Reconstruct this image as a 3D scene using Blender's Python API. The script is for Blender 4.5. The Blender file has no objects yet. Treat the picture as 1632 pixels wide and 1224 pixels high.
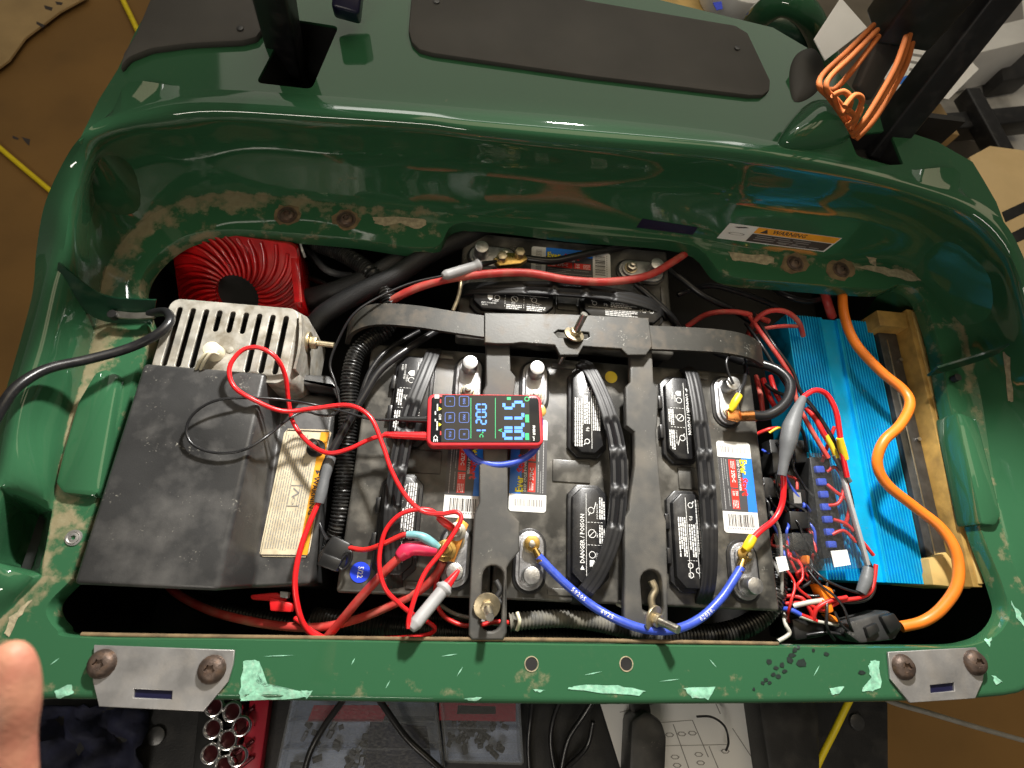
import bpy, bmesh, math, random
from mathutils import Vector, Matrix
from mathutils.bvhtree import BVHTree
random.seed(7)
scn = bpy.context.scene
COL = scn.collection
# ------------------------------------------------------------------ camera
F_PX, CX, CY = 871.39, 816.0, 612.0
RC = ((0.99352, 0.0410, 0.1063), (0.0758, -0.9343, -0.3484), (0.0850, 0.3542, -0.9313))
rx, ry = Vector(RC[0]).normalized(), Vector(RC[1])
ry = (ry - rx * ry.dot(rx)).normalized(); rz = rx.cross(ry)
CAM = Vector((-.1345, -.1436, .6693))
cd = bpy.data.cameras.new('camera'); cam = bpy.data.objects.new('camera', cd); COL.objects.link(cam)
cam.matrix_world = Matrix(((rx.x, -ry.x, -rz.x, CAM.x), (rx.y, -ry.y, -rz.y, CAM.y), (rx.z, -ry.z, -rz.z, CAM.z), (0, 0, 0, 1)))
cd.sensor_width = 9.6; cd.lens = F_PX / 1632 * 9.6; cd.clip_start = .02; cd.clip_end = 60
cd.dof.use_dof = True; cd.dof.focus_distance = .68; cd.dof.aperture_fstop = 1.5
scn.camera = cam
# ------------------------------------------------------------------ light (a garage at night: lamps and an added footwell fill)
w = bpy.data.worlds.new('World'); scn.world = w; w.use_nodes = True
w.node_tree.nodes['Background'].inputs[0].default_value = (1, .92, .80, 1)
w.node_tree.nodes['Background'].inputs[1].default_value = .085
def area(name, loc, target, sx, sy, power, col):
    l = bpy.data.lights.new(name, 'AREA'); l.shape = 'RECTANGLE'; l.size = sx; l.size_y = sy; l.energy = power; l.color = col
    o = bpy.data.objects.new(name, l); COL.objects.link(o); o.location = loc
    o.rotation_euler = (Vector(target) - Vector(loc)).to_track_quat('-Z', 'Y').to_euler(); return o
wl_ = bpy.data.lights.new('work_light', 'SPOT'); wl_.energy = 150; wl_.color = (1, .97, .92); wl_.shadow_soft_size = .05; wl_.spot_size = math.radians(141.5); wl_.spot_blend = .1
wlo = bpy.data.objects.new('work_light', wl_); COL.objects.link(wlo); wlo.location = (.07, .85, .80)
wlo.rotation_euler = Vector((-.03, -.954, .300)).to_track_quat('-Z', 'Y').to_euler()
area('ceiling_lamp', (.7, .7, 2.3), (.7, .5, 0), 2.2, 1.1, 13, (1, .82, .55))
area('lit_ceiling', (.2, 3.0, 2.5), (.2, 1.2, 0), 4.2, 2.6, 24, (1, .94, .80))
area('strip_lamp', (.15, .95, 1.15), (.15, .3, .1), 1.5, .04, 1.3, (1, .97, .92))
area('footwell_fill', (-.7, -1.7, 1.7), (0, -.5, -.15), 1.2, .12, 14, (1, .92, .80))  # added fill that brightens the footwell, not a lamp of the garage
scn.view_settings.view_transform = 'Standard'; scn.view_settings.look = 'None'
scn.view_settings.exposure = 0.0; scn.view_settings.gamma = 1
scn.render.resolution_x = 1024; scn.render.resolution_y = 768

def ray(x, y): return (rx * ((x - CX) / F_PX) + ry * ((y - CY) / F_PX) + rz)
def P(x, y, z):
    d = ray(x, y); return CAM + d * ((z - CAM.z) / d.z)
def PP(pts, z=None):
    return [P(p[0], p[1], p[2] if len(p) > 2 else z) for p in pts]
# ------------------------------------------------------------------ materials
MATS = {}
def mat(name, base, rough=.5, metal=0, var=0.0, vscale=30, dust=0.0, dcol=(.30, .25, .17), dscale=60, bump=0.0, bscale=200, coat=0, spec=.5, emit=None, estr=0, speck=0.0, rvar=.12, wave=None):
    m = bpy.data.materials.new(name); m.use_nodes = True; MATS[name] = m
    nt = m.node_tree; N = nt.nodes; L = nt.links; b = N['Principled BSDF']
    b.inputs['Base Color'].default_value = (*base, 1); b.inputs['Roughness'].default_value = rough
    b.inputs['Metallic'].default_value = metal; b.inputs['Coat Weight'].default_value = coat; b.inputs['Coat Roughness'].default_value = .08
    b.inputs['Specular IOR Level'].default_value = spec
    if emit: b.inputs['Emission Color'].default_value = (*emit, 1); b.inputs['Emission Strength'].default_value = estr
    if var or dust or bump or speck:
        tc = N.new('ShaderNodeTexCoord'); geo = N.new('ShaderNodeNewGeometry')
        col = None
        def noise(sc, det=5):
            n = N.new('ShaderNodeTexNoise'); n.inputs['Scale'].default_value = sc; n.inputs['Detail'].default_value = det
            L.new(geo.outputs['Position'], n.inputs['Vector']); return n
        def ramp(src, a, c):
            r = N.new('ShaderNodeMapRange'); r.inputs['From Min'].default_value = a; r.inputs['From Max'].default_value = c
            L.new(src, r.inputs['Value']); return r.outputs['Result']
        def mix(fac, A, B):
            x = N.new('ShaderNodeMix'); x.data_type = 'RGBA'; L.new(fac, x.inputs['Factor'])
            for s, v in ((6, A), (7, B)):
                if hasattr(v, 'links'): L.new(v, x.inputs[s])
                else: x.inputs[s].default_value = (*v, 1)
            return x.outputs[2]
        cur = base
        if var:
            n = noise(vscale); lo = tuple(c * (1 - var) for c in base); hi = tuple(min(1, c * (1 + var)) for c in base)
            cur = mix(ramp(n.outputs['Fac'], .3, .7), lo, hi)
        if dust:
            n = noise(dscale, 8); f = ramp(n.outputs['Fac'], .56 - dust * .3, .80 - dust * .25)
            mu = N.new('ShaderNodeMath'); mu.operation = 'MULTIPLY'; mu.use_clamp = True; L.new(f, mu.inputs[0]); mu.inputs[1].default_value = min(1, dust * 1.6)
            cur = mix(mu.outputs[0], cur, dcol)
            rr = N.new('ShaderNodeMapRange'); L.new(mu.outputs[0], rr.inputs['Value']); rr.inputs['To Min'].default_value = rough; rr.inputs['To Max'].default_value = min(1, rough + .35)
            L.new(rr.outputs['Result'], b.inputs['Roughness'])
        if speck:
            n = noise(420, 3); n2 = noise(35, 3); ad = N.new('ShaderNodeMath'); ad.operation = 'MULTIPLY'; L.new(n.outputs['Fac'], ad.inputs[0]); L.new(n2.outputs['Fac'], ad.inputs[1])
            f = ramp(ad.outputs[0], .42 - speck * .06, .50 - speck * .06)
            cur = mix(f, cur, (.24, .23, .20))
        if hasattr(cur, 'links'): L.new(cur, b.inputs['Base Color'])
        if not dust and rvar:
            n = noise(vscale * 2.2); rr = N.new('ShaderNodeMapRange'); L.new(n.outputs['Fac'], rr.inputs['Value'])
            rr.inputs['To Min'].default_value = max(.02, rough - rvar); rr.inputs['To Max'].default_value = min(1, rough + rvar); L.new(rr.outputs['Result'], b.inputs['Roughness'])
        if bump:
            n = noise(bscale, 3); bp = N.new('ShaderNodeBump'); bp.inputs['Strength'].default_value = bump; bp.inputs['Distance'].default_value = .0006
            L.new(n.outputs['Fac'], bp.inputs['Height']); L.new(bp.outputs['Normal'], b.inputs['Normal'])
    return m
mat('lid', (.048, .046, .041), .32, 0, .45, 18, .38, (.20, .185, .155), 40, .25, 900, speck=.25)
mat('cap', (.014, .014, .015), .32, 0, .2, 30, .12, (.14, .13, .11), 80, .15, 900)
mat('handle', (.012, .012, .013), .46, 0, .2, 40, .06, (.12, .11, .09), 50)
mat('strap', (.056, .055, .051), .55, 0, .3, 18, .35, (.17, .15, .12), 26, .35, 1200, speck=.2)
mat('lead', (.42, .42, .43), .42, .85, .35, 60, .25, (.22, .21, .20), 120, .5, 500)
mat('post', (.55, .55, .55), .36, .95, .25, 150, bump=.4, bscale=700)
mat('steel', (.55, .53, .48), .33, 1, .3, 80, .2, (.25, .20, .13), 90)
mat('zinc', (.55, .47, .32), .40, .9, .35, 90, .25, (.30, .24, .13), 150)
mat('brass', (.62, .42, .14), .3, 1, .2, 120)
mat('copper', (.72, .30, .10), .3, 1, .3, 120)
mat('busbar', (.75, .30, .06), .38, .75, .25, 80)
mat('rusty_bar', (.026, .025, .021), .40, .15, .35, 16, .22, (.12, .085, .05), 60, .15, 500, speck=.8)
mat('rust_screw', (.105, .075, .060), .5, .6, .5, 90, .25, (.22, .12, .06), 150, .6, 400)
mat('rust_stain', (.16, .11, .055), .8, 0, .4, 90)
mat('plate_steel', (.46, .45, .44), .42, .75, .25, 35, .3, (.36, .32, .27), 50, .2, 400)
mat('alu', (.46, .44, .39), .5, .45, .4, 40, .5, (.20, .17, .12), 70, .4, 300)
mat('cream', (.72, .66, .48), .5, 0, .15, 40)
mat('cover', (.036, .036, .036), .34, 0, .35, 11, .34, (.14, .135, .128), 26, .2, 700, speck=.55)
mat('black', (.012, .012, .012), .38, 0, .3, 50, .10, (.10, .09, .08), 60)
mat('hose', (.013, .013, .013), .33, 0, .2, 40, .18, (.13, .12, .10), 45)
mat('hose_dusty', (.09, .088, .080), .55, 0, .3, 60, .45, (.24, .22, .17), 70)
mat('braid', (.012, .012, .013), .5, 0, .5, 700, bump=1, bscale=900)
mat('bay', (.010, .010, .010), .6, 0, .4, 20, .1, (.05, .045, .04), 25)
mat('red_lead', (.80, .018, .022), .32, 0, .08, 40)
mat('red_wire', (.60, .020, .018), .38, 0, .15, 30, .10, (.35, .12, .09), 60)
mat('red_dusty', (.56, .05, .042), .48, 0, .2, 30, .35, (.42, .20, .14), 60)
mat('pink_boot', (.75, .035, .10), .36, 0, .15, 60)
mat('blue_wire', (.045, .09, .52), .33, 0, .15, 60, .08, (.3, .35, .6), 120)
mat('black_wire', (.014, .014, .015), .28, 0, .2, 50, .08, (.12, .11, .1), 80)
mat('white_wire', (.50, .48, .42), .45, 0, .15, 50)
mat('grey_wire', (.32, .31, .28), .45, 0, .15, 50)
mat('orange', (.82, .20, .015), .42, 0, .08, 40, .08, (.45, .2, .08), 80)
mat('orange_dark', (.40, .105, .016), .8, 0, .15, 50)  # darker orange for the coiled cord
mat('yellow', (.86, .62, .02), .45, 0, .06, 50)
mat('blue_dot', (.02, .06, .75), .4)
mat('grey_boot', (.12, .125, .13), .5, 0, .15, 40, bump=.3, bscale=300)
mat('grip', (.36, .36, .36), .5, 0, .12, 60, .15, (.25, .22, .2), 100)
mat('teal_crimp', (.18, .42, .45), .35, 0, .2, 80)
mat('meter_red', (.72, .035, .045), .42, 0, .06, 60, .08, (.5, .15, .13), 120)
mat('meter_glass', (.012, .012, .013), .14, 0, spec=.3)
mat('lcd', (.030, .028, .026), .22, 0, spec=.3)
mat('seg_blue', (.05, .14, .5), .4, emit=(.10, .34, 1.0), estr=1.25)
mat('seg_dim', (.05, .10, .3), .4, emit=(.16, .26, .85), estr=.55)
mat('seg_green', (.02, .3, .1), .4, emit=(.02, .62, .22), estr=.7)
mat('white_print', (.78, .78, .76), .5)
mat('red_print', (.60, .03, .03), .5)
mat('grey_print', (.25, .24, .23), .5)
mat('dark_print', (.05, .04, .035), .5)
mat('label_grey', (.060, .060, .064), .35)
mat('label_white', (.74, .74, .71), .4, 0, .05, 40, .12, (.45, .40, .3), 60)
mat('label_blue', (.02, .20, .75), .35)
mat('label_red', (.72, .03, .02), .35)
mat('label_yellow', (.90, .78, .02), .35)
mat('label_cream', (.62, .54, .38), .5, 0, .15, 60, .30, (.30, .24, .14), 90)
mat('label_orange', (.85, .36, .02), .45, 0, .1, 60)
mat('wood', (.40, .24, .06), .6, 0, .35, 45, .2, (.26, .15, .05), 70, .4, 200)
mat('wood_pale', (.56, .38, .13), .6, 0, .25, 30, .15, (.45, .28, .10), 60, .3, 200)
mat('red_plastic', (.50, .006, .008), .22, 0, .3, 30, coat=.6)
mat('mat_grey', (.060, .056, .050), .62, 0, .15, 14, .10, (.11, .10, .08), 20, .5, 1500)
mat('strut', (.012, .012, .013), .42, 0, .3, 30, .12, (.12, .11, .1), 60)
mat('cardboard', (.22, .115, .028), .75, 0, .18, 6, .15, (.12, .062, .016), 12, .3, 120)
mat('box_pale', (.66, .48, .24), .7, 0, .12, 8, .15, (.5, .33, .14), 14, .2, 120)
mat('cardboard_pale_lit', (.40, .27, .12), .7, 0, .2, 8, .2, (.28, .17, .06), 14, .3, 120)  # paler copy: light streak on the flap, plain colour of the small carton
mat('concrete', (.20, .17, .13), .8, 0, .3, 5, .2, (.12, .1, .08), 9, .4, 60)
mat('rubber_mat', (.018, .018, .019), .5, 0, .3, 30, .25, (.08, .075, .07), 40, .6, 500)
mat('navy', (.010, .012, .035), .8, 0, .4, 40, bump=.5, bscale=300)
mat('chrome', (.85, .84, .84), .14, 1)
mat('socket_hole', (.10, .008, .015), .4, .3)
mat('rail_red', (.45, .012, .035), .35)
mat('paper', (.85, .84, .82), .6, 0, .04, 8)
mat('poly_white', (.78, .78, .77), .45, 0, .1, 10)
mat('film', (.48, .475, .46), .35, 0, .45, 7, .4, (.78, .77, .75), 12, .6, 40)
mat('tray', (.62, .66, .76), .4, 0, .15, 30)
mat('yellow_cord', (.85, .66, .01), .5, 0, .08, 50)
mat('chip', (.24, .52, .36), .7, 0, .35, 160, .2, (.5, .55, .45), 300, .6, 500)
mat('bare', (.36, .31, .20), .8, 0, .35, 160, .3, (.30, .24, .14), 200, .8, 400)
mat('scuff', (.008, .018, .014), .6, 0, .3, 200)
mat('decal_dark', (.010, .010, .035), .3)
mat('skin', (.44, .20, .125), .5, 0, .2, 90, .45, (.36, .11, .07), 60, .6, 500)
mat('nail', (.70, .40, .30), .3)
mat('green_dark', (.006, .040, .020), .3, 0, .2, 30, .1, (.2, .2, .12), 60, coat=.5)
mat('screw_metal', (.45, .30, .22), .4, .8)
mat('dark_metal', (.10, .10, .10), .4, .7, .3, 60)
mat('green_wire', (.05, .30, .12), .4); mat('yellow_wire', (.7, .55, .03), .4)
mat('orange_tape', (.90, .22, .01), .45)
# inverter anodised blue
mat('anodised', (.006, .48, .86), .30, .42, .12, 25, .06, (.25, .35, .40), 90, .1, 500, speck=.1)
def clear_mat(name, tint, gloss=.06, haze=.05):
    m = bpy.data.materials.new(name); m.use_nodes = True; MATS[name] = m; nt = m.node_tree; N = nt.nodes; L = nt.links
    N.remove(N['Principled BSDF']); t = N.new('ShaderNodeBsdfTransparent'); t.inputs[0].default_value = (*tint, 1)
    g = N.new('ShaderNodeBsdfGlossy'); g.inputs['Roughness'].default_value = gloss; fr = N.new('ShaderNodeFresnel'); fr.inputs[0].default_value = 1.5
    n = N.new('ShaderNodeTexNoise'); n.inputs['Scale'].default_value = 40; d = N.new('ShaderNodeBsdfDiffuse'); d.inputs[0].default_value = (.5, .5, .48, 1)
    mp = N.new('ShaderNodeMapRange'); mp.inputs['From Min'].default_value = .45; mp.inputs['From Max'].default_value = .8; mp.inputs['To Max'].default_value = haze; mp.inputs['To Min'].default_value = haze * .3; L.new(n.outputs[0], mp.inputs[0])
    mx = N.new('ShaderNodeMixShader'); gm = N.new('ShaderNodeNewGeometry'); iv1 = N.new('ShaderNodeMath'); iv1.operation = 'SUBTRACT'; iv1.inputs[0].default_value = 1; L.new(gm.outputs['Backfacing'], iv1.inputs[1])
    mm_ = N.new('ShaderNodeMath'); mm_.operation = 'MULTIPLY'; L.new(fr.outputs[0], mm_.inputs[0]); L.new(iv1.outputs[0], mm_.inputs[1]); L.new(mm_.outputs[0], mx.inputs[0]); L.new(t.outputs[0], mx.inputs[1]); L.new(g.outputs[0], mx.inputs[2])
    m2 = N.new('ShaderNodeMixShader'); L.new(mp.outputs[0], m2.inputs[0]); L.new(mx.outputs[0], m2.inputs[1]); L.new(d.outputs[0], m2.inputs[2])
    L.new(m2.outputs[0], N['Material Output'].inputs[0]); return m
clear_mat('acrylic', (.93, .94, .95)); clear_mat('clear_plastic', (.86, .90, .96), .15, .55); clear_mat('clear_lid', (.92, .94, .98), .12, .26)
# body paint: glossy green, dirt where the attribute says so
def body_mat():
    m = bpy.data.materials.new('body_green'); m.use_nodes = True; MATS['body'] = m; nt = m.node_tree; N = nt.nodes; L = nt.links; b = N['Principled BSDF']
    at = N.new('ShaderNodeAttribute'); at.attribute_name = 'dirt'; geo = N.new('ShaderNodeNewGeometry')
    def nz(s, d=8):
        n = N.new('ShaderNodeTexNoise'); n.inputs['Scale'].default_value = s; n.inputs['Detail'].default_value = d; n.inputs['Roughness'].default_value = .62; L.new(geo.outputs['Position'], n.inputs['Vector']); return n.outputs['Fac']
    def op(o, a, c, clamp=False):
        x = N.new('ShaderNodeMath'); x.operation = o; x.use_clamp = clamp
        for i, v in ((0, a), (1, c)):
            if hasattr(v, 'links'): L.new(v, x.inputs[i])
            else: x.inputs[i].default_value = v
        return x.outputs[0]
    s = op('ADD', op('MULTIPLY', op('SUBTRACT', nz(38), .5), 2.0), at.outputs['Fac'])
    fac = op('MULTIPLY', op('MULTIPLY', op('SUBTRACT', s, .42), 3.2, True), .85)
    film = op('MULTIPLY', op('SUBTRACT', nz(9, 4), .48), .5, True)
    fine = op('MULTIPLY', op('SUBTRACT', nz(160, 4), .54), 2.6, True)
    fac2 = op('ADD', fac, op('MULTIPLY', film, fine), True)
    mx = N.new('ShaderNodeMix'); mx.data_type = 'RGBA'; L.new(fac2, mx.inputs[0]); mx.inputs[6].default_value = (.031, .112, .051, 1)
    m3 = N.new('ShaderNodeMix'); m3.data_type = 'RGBA'; L.new(nz(120, 5), m3.inputs[0]); m3.inputs[6].default_value = (.20, .145, .07, 1); m3.inputs[7].default_value = (.34, .29, .18, 1); L.new(m3.outputs[2], mx.inputs[7])
    L.new(mx.outputs[2], b.inputs['Base Color'])
    r = N.new('ShaderNodeMapRange'); L.new(fac2, r.inputs[0]); r.inputs['To Min'].default_value = .045; r.inputs['To Max'].default_value = .85
    L.new(op('ADD', r.outputs[0], op('MULTIPLY', film, .14)), b.inputs['Roughness'])
    b.inputs['Coat Weight'].default_value = .35; b.inputs['Coat Roughness'].default_value = .05
    bp = N.new('ShaderNodeBump'); bp.inputs['Strength'].default_value = .35; bp.inputs['Distance'].default_value = .001; L.new(op('MULTIPLY', fac, nz(260, 3)), bp.inputs['Height']); L.new(bp.outputs[0], b.inputs['Normal'])
body_mat()
# ------------------------------------------------------------------ object helpers
def wmat(o):
    m = o.matrix_basis.copy(); p = o.parent
    while p: m = p.matrix_basis @ m; p = p.parent
    return m
def tag(o, label=None, cat=None, group=None, kind=None):
    if label: o['label'] = label
    if cat: o['category'] = cat
    if group: o['group'] = group
    if kind: o['kind'] = kind
    return o
def thing(name, loc, label, cat, rotz=0, group=None):
    o = bpy.data.objects.new(name, None); COL.objects.link(o); o.empty_display_size = .02
    o.location = loc; o.rotation_euler = (0, 0, rotz); return tag(o, label, cat, group)
def obj(name, V, Fc, m, parent=None, world=True, smooth=None, mats=None, fm=None, bevel=0, seg=2):
    """one mesh object; V in world coordinates (world=True) or in the parent's own frame"""
    V = [Vector(v) for v in V]
    if parent is not None and world:
        iv = wmat(parent).inverted(); V = [iv @ v for v in V]
    lo = Vector([min(v[i] for v in V) for i in range(3)]); hi = Vector([max(v[i] for v in V) for i in range(3)])
    c = Vector(((lo.x + hi.x) / 2, (lo.y + hi.y) / 2, lo.z))
    me = bpy.data.meshes.new(name); me.from_pydata([v - c for v in V], [], Fc)
    for k in (mats or [m]): me.materials.append(MATS[k])
    if fm: me.polygons.foreach_set('material_index', fm)
    if bevel or smooth is not False:
        bm = bmesh.new(); bm.from_mesh(me)
        if bevel:
            bmesh.ops.remove_doubles(bm, verts=bm.verts, dist=1e-6)
            bmesh.ops.recalc_face_normals(bm, faces=bm.faces)
            es = [e for e in bm.edges if e.is_manifold and e.calc_face_angle(0) > .35]
            bmesh.ops.bevel(bm, geom=es, offset=bevel, segments=seg, affect='EDGES', profile=.5)
        for f in bm.faces: f.smooth = True
        lim = math.radians(smooth if smooth else 38)
        for e in bm.edges: e.smooth = (not e.is_manifold) or e.calc_face_angle(0) < lim
        bm.to_mesh(me); bm.free()
    o = bpy.data.objects.new(name, me); COL.objects.link(o); o.parent = parent; o.location = c
    return o
def cr(pts, n, closed=False):
    """Catmull-Rom through points"""
    pts = [Vector(p) for p in pts]; N = len(pts); out = []
    rng = range(N if closed else N - 1)
    for i in rng:
        g = (lambda k: pts[k % N]) if closed else (lambda k: pts[max(0, min(N - 1, k))])
        a, b, c, d = g(i - 1), g(i), g(i + 1), g(i + 2)
        for k in range(n):
            t = k / n
            out.append(.5 * (2 * b + (c - a) * t + (2 * a - 5 * b + 4 * c - d) * t * t + (3 * b - a - 3 * c + d) * t ** 3))
    if not closed: out.append(pts[-1])
    return out
def even(pts, step):
    L = [0]
    for a, b in zip(pts, pts[1:]): L.append(L[-1] + (b - a).length)
    n = max(2, int(L[-1] / step)); out = []; j = 0
    for k in range(n + 1):
        s = L[-1] * k / n
        while j < len(L) - 2 and L[j + 1] < s: j += 1
        t = (s - L[j]) / max(1e-9, L[j + 1] - L[j]); out.append(pts[j].lerp(pts[j + 1], t))
    return out
def tube_vf(pts, rad, seg=10, sm=6, step=None, corr=None):
    q = cr(pts, sm)
    if corr: q = even(q, corr / 4)
    elif step: q = even(q, step)
    V, Fc = [], []; n = len(q)
    t0 = (q[1] - q[0]).normalized(); up = Vector((0, 0, 1)) if abs(t0.z) < .9 else Vector((1, 0, 0))
    nx = t0.cross(up).normalized()
    for i, p in enumerate(q):
        t = (q[min(i + 1, n - 1)] - q[max(i - 1, 0)]).normalized()
        nx = (nx - t * nx.dot(t)).normalized(); ny = t.cross(nx)
        s = i / (n - 1); r = rad(s) if callable(rad) else rad
        if corr: r = r * (1.0 if i % 4 in (0, 1) else .84)
        for k in range(seg):
            a = 2 * math.pi * k / seg; V.append(p + (nx * math.cos(a) + ny * math.sin(a)) * r)
    for i in range(n - 1):
        for k in range(seg):
            Fc.append((i * seg + k, i * seg + (k + 1) % seg, (i + 1) * seg + (k + 1) % seg, (i + 1) * seg + k))
    Fc.append(tuple(range(seg))[::-1]); Fc.append(tuple(range((n - 1) * seg, n * seg)))
    return V, Fc
def tube(name, pts, r, m, parent=None, world=True, **k):
    V, Fc = tube_vf(pts, r, **k); return obj(name, V, Fc, m, parent, world, smooth=75 if not k.get('corr') else 60)
def wire(name, px, rpx, m, label, cat, parent=None, z=0, group=None, **k):
    """a cable whose centre line passes through the given points (pixel x, y, height)"""
    pts = PP(px, z); dep = sum((p - CAM).dot(rz) for p in pts) / len(pts)
    if not k.get('corr') and name != 'braided_sleeve': rpx *= .80 if rpx < 6 else .74   # cable radii as measured on the photograph
    o = tube(name, pts, rpx / F_PX * dep, m, parent, **k)
    return o if parent else tag(o, label, cat, group)
def box_vf(a, b):
    x0, y0, z0 = a; x1, y1, z1 = b
    V = [(x0, y0, z0), (x1, y0, z0), (x1, y1, z0), (x0, y1, z0), (x0, y0, z1), (x1, y0, z1), (x1, y1, z1), (x0, y1, z1)]
    return V, [(3, 2, 1, 0), (4, 5, 6, 7), (0, 1, 5, 4), (1, 2, 6, 5), (2, 3, 7, 6), (3, 0, 4, 7)]
def box(name, a, b, m, parent=None, world=False, bevel=.001, seg=2):
    V, Fc = box_vf(a, b); return obj(name, V, Fc, m, parent, world, bevel=bevel, seg=seg)
def prism_vf(out, z0, z1, taper=0):
    """outline of (x,y) or 3-D points; extruded from z0 to z1 (relative heights when 3-D)"""
    n = len(out); c = Vector((sum(p[0] for p in out) / n, sum(p[1] for p in out) / n)); V = []
    for z, tp in ((z0, 0), (z1, taper)):
        for p in out:
            d = (c - Vector((p[0], p[1]))); d = d * (tp / max(1e-6, d.length)); V.append((p[0] + d.x, p[1] + d.y, z))
    Fc = [tuple(range(n))[::-1], tuple(range(n, 2 * n))] + [(i, (i + 1) % n, n + (i + 1) % n, n + i) for i in range(n)]
    return V, Fc
def area2(o): return sum(o[i][0] * o[(i + 1) % len(o)][1] - o[(i + 1) % len(o)][0] * o[i][1] for i in range(len(o)))
def prism(name, out, z0, z1, m, parent=None, world=False, bevel=0, taper=0, smooth=None):
    out = [(p[0], p[1]) for p in out]
    if area2(out) < 0: out = out[::-1]
    V, Fc = prism_vf(out, z0, z1, taper); return obj(name, V, Fc, m, parent, world, bevel=bevel, smooth=smooth)
def circ(x, y, r, n=20, ph=0): return [(x + r * math.cos(2 * math.pi * k / n + ph), y + r * math.sin(2 * math.pi * k / n + ph)) for k in range(n)]
def cyl(name, x, y, r, z0, z1, m, parent=None, world=False, n=20, r1=None, bevel=0, smooth=None):
    V, Fc = prism_vf(circ(x, y, r, n), z0, z1, 0 if r1 is None else r - r1); return obj(name, V, Fc, m, parent, world, bevel=bevel, smooth=smooth)
def caps(x0, y0, x1, y1, r, n=10):
    """stadium outline"""
    d = Vector((x1 - x0, y1 - y0)); a0 = math.atan2(d.y, d.x); o = []
    for k in range(n + 1): a = a0 - math.pi / 2 + math.pi * k / n; o.append((x1 + r * math.cos(a), y1 + r * math.sin(a)))
    for k in range(n + 1): a = a0 + math.pi / 2 + math.pi * k / n; o.append((x0 + r * math.cos(a), y0 + r * math.sin(a)))
    return o
def rrect(x0, y0, x1, y1, r, n=5):
    o = []
    for cx, cy, a in ((x1 - r, y1 - r, 0), (x0 + r, y1 - r, 90), (x0 + r, y0 + r, 180), (x1 - r, y0 + r, 270)):
        for k in range(n + 1): t = math.radians(a + 90 * k / n); o.append((cx + r * math.cos(t), cy + r * math.sin(t)))
    return o
def holed_vf(outer, holes, z0, z1, bev=0.0):
    """plate with holes, from a filled 2-D curve"""
    cu = bpy.data.curves.new('t', 'CURVE'); cu.dimensions = '2D'; cu.fill_mode = 'BOTH'; cu.extrude = abs(z1 - z0) / 2 - bev
    if bev: cu.bevel_depth = bev; cu.bevel_resolution = 2; cu.offset = -bev
    for ring in [outer] + holes:
        s = cu.splines.new('POLY'); s.points.add(len(ring) - 1); s.use_cyclic_u = True
        for q, p in zip(s.points, ring): q.co = (p[0], p[1], 0, 1)
    ob = bpy.data.objects.new('t', cu); me = ob.to_mesh(); zc = (z0 + z1) / 2
    V = [(v.co.x, v.co.y, v.co.z + zc) for v in me.vertices]; Fc = [tuple(p.vertices) for p in me.polygons]
    ob.to_mesh_clear(); bpy.data.objects.remove(ob); bpy.data.curves.remove(cu); return V, Fc
TX = {}
def text2d(s, size, align='LEFT', bold=0.0, sx=1.0):
    key = (s, size, align, bold, sx)
    if key in TX: return TX[key]
    cu = bpy.data.curves.new('t', 'FONT'); cu.body = s; cu.size = size; cu.align_x = align; cu.align_y = 'CENTER'; cu.resolution_u = 1; cu.offset = bold * size
    ob = bpy.data.objects.new('t', cu); me = ob.to_mesh()
    r = ([(v.co.x * sx, v.co.y) for v in me.vertices], [tuple(p.vertices) for p in me.polygons])
    ob.to_mesh_clear(); bpy.data.objects.remove(ob); bpy.data.curves.remove(cu); TX[key] = r; return r
class Flat:
    """collects flat print in a label's own (u, v) plane; build() lays it out through a mapping function"""
    def __init__(s): s.V = []; s.F = []; s.M = []; s.mats = []
    def mi(s, m):
        if m not in s.mats: s.mats.append(m)
        return s.mats.index(m)
    def poly(s, pts, m, h=0):
        b = len(s.V); s.V += [(p[0], p[1], h) for p in pts]; s.F.append(tuple(range(b, b + len(pts)))); s.M.append(s.mi(m)); return s
    def rect(s, u0, v0, u1, v1, m, h=0): return s.poly([(u0, v0), (u1, v0), (u1, v1), (u0, v1)], m, h)
    def line(s, u0, v0, u1, v1, w, m, h=0):
        d = Vector((u1 - u0, v1 - v0)); n = Vector((-d.y, d.x)).normalized() * w / 2
        return s.poly([(u0 + n.x, v0 + n.y), (u0 - n.x, v0 - n.y), (u1 - n.x, v1 - n.y), (u1 + n.x, v1 + n.y)][::-1], m, h)
    def text(s, t, u, v, size, m, h=0, align='LEFT', bold=0.0, sx=1.0):
        V, Fc = text2d(t, size, align, bold, sx); b = len(s.V); s.V += [(u + p[0], v + p[1], h) for p in V]
        for f in Fc: s.F.append(tuple(i + b for i in f)); s.M.append(s.mi(m))
        return s
    def ring(s, u, v, r, w, m, h=0, n=16):
        for k in range(n):
            a, c = 2 * math.pi * k / n, 2 * math.pi * (k + 1) / n
            s.poly([(u + r * math.cos(a), v + r * math.sin(a)), (u + r * math.cos(c), v + r * math.sin(c)), (u + (r - w) * math.cos(c), v + (r - w) * math.sin(c)), (u + (r - w) * math.cos(a), v + (r - w) * math.sin(a))][::-1], m, h)
        return s
    def rows(s, u0, u1, v0, dv, n, hh, m, h=0, fill=.82):
        """tiny print, too small to read in the photograph"""
        for k in range(n):
            u = u0; v = v0 - k * dv; end = u1 - random.random() * .25 * (u1 - u0) * (k % 3 == 2)
            while u < end:
                wd = random.uniform(1.2, 4.2) * hh; s.rect(u, v - hh / 2, min(u + wd, end), v + hh / 2, m, h); u += wd + hh * .55
        return s
    def build(s, name, f, parent, world=True):
        return obj(name, [f(*v) for v in s.V], s.F, None, parent, world, smooth=False, mats=s.mats, fm=s.M)
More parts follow.
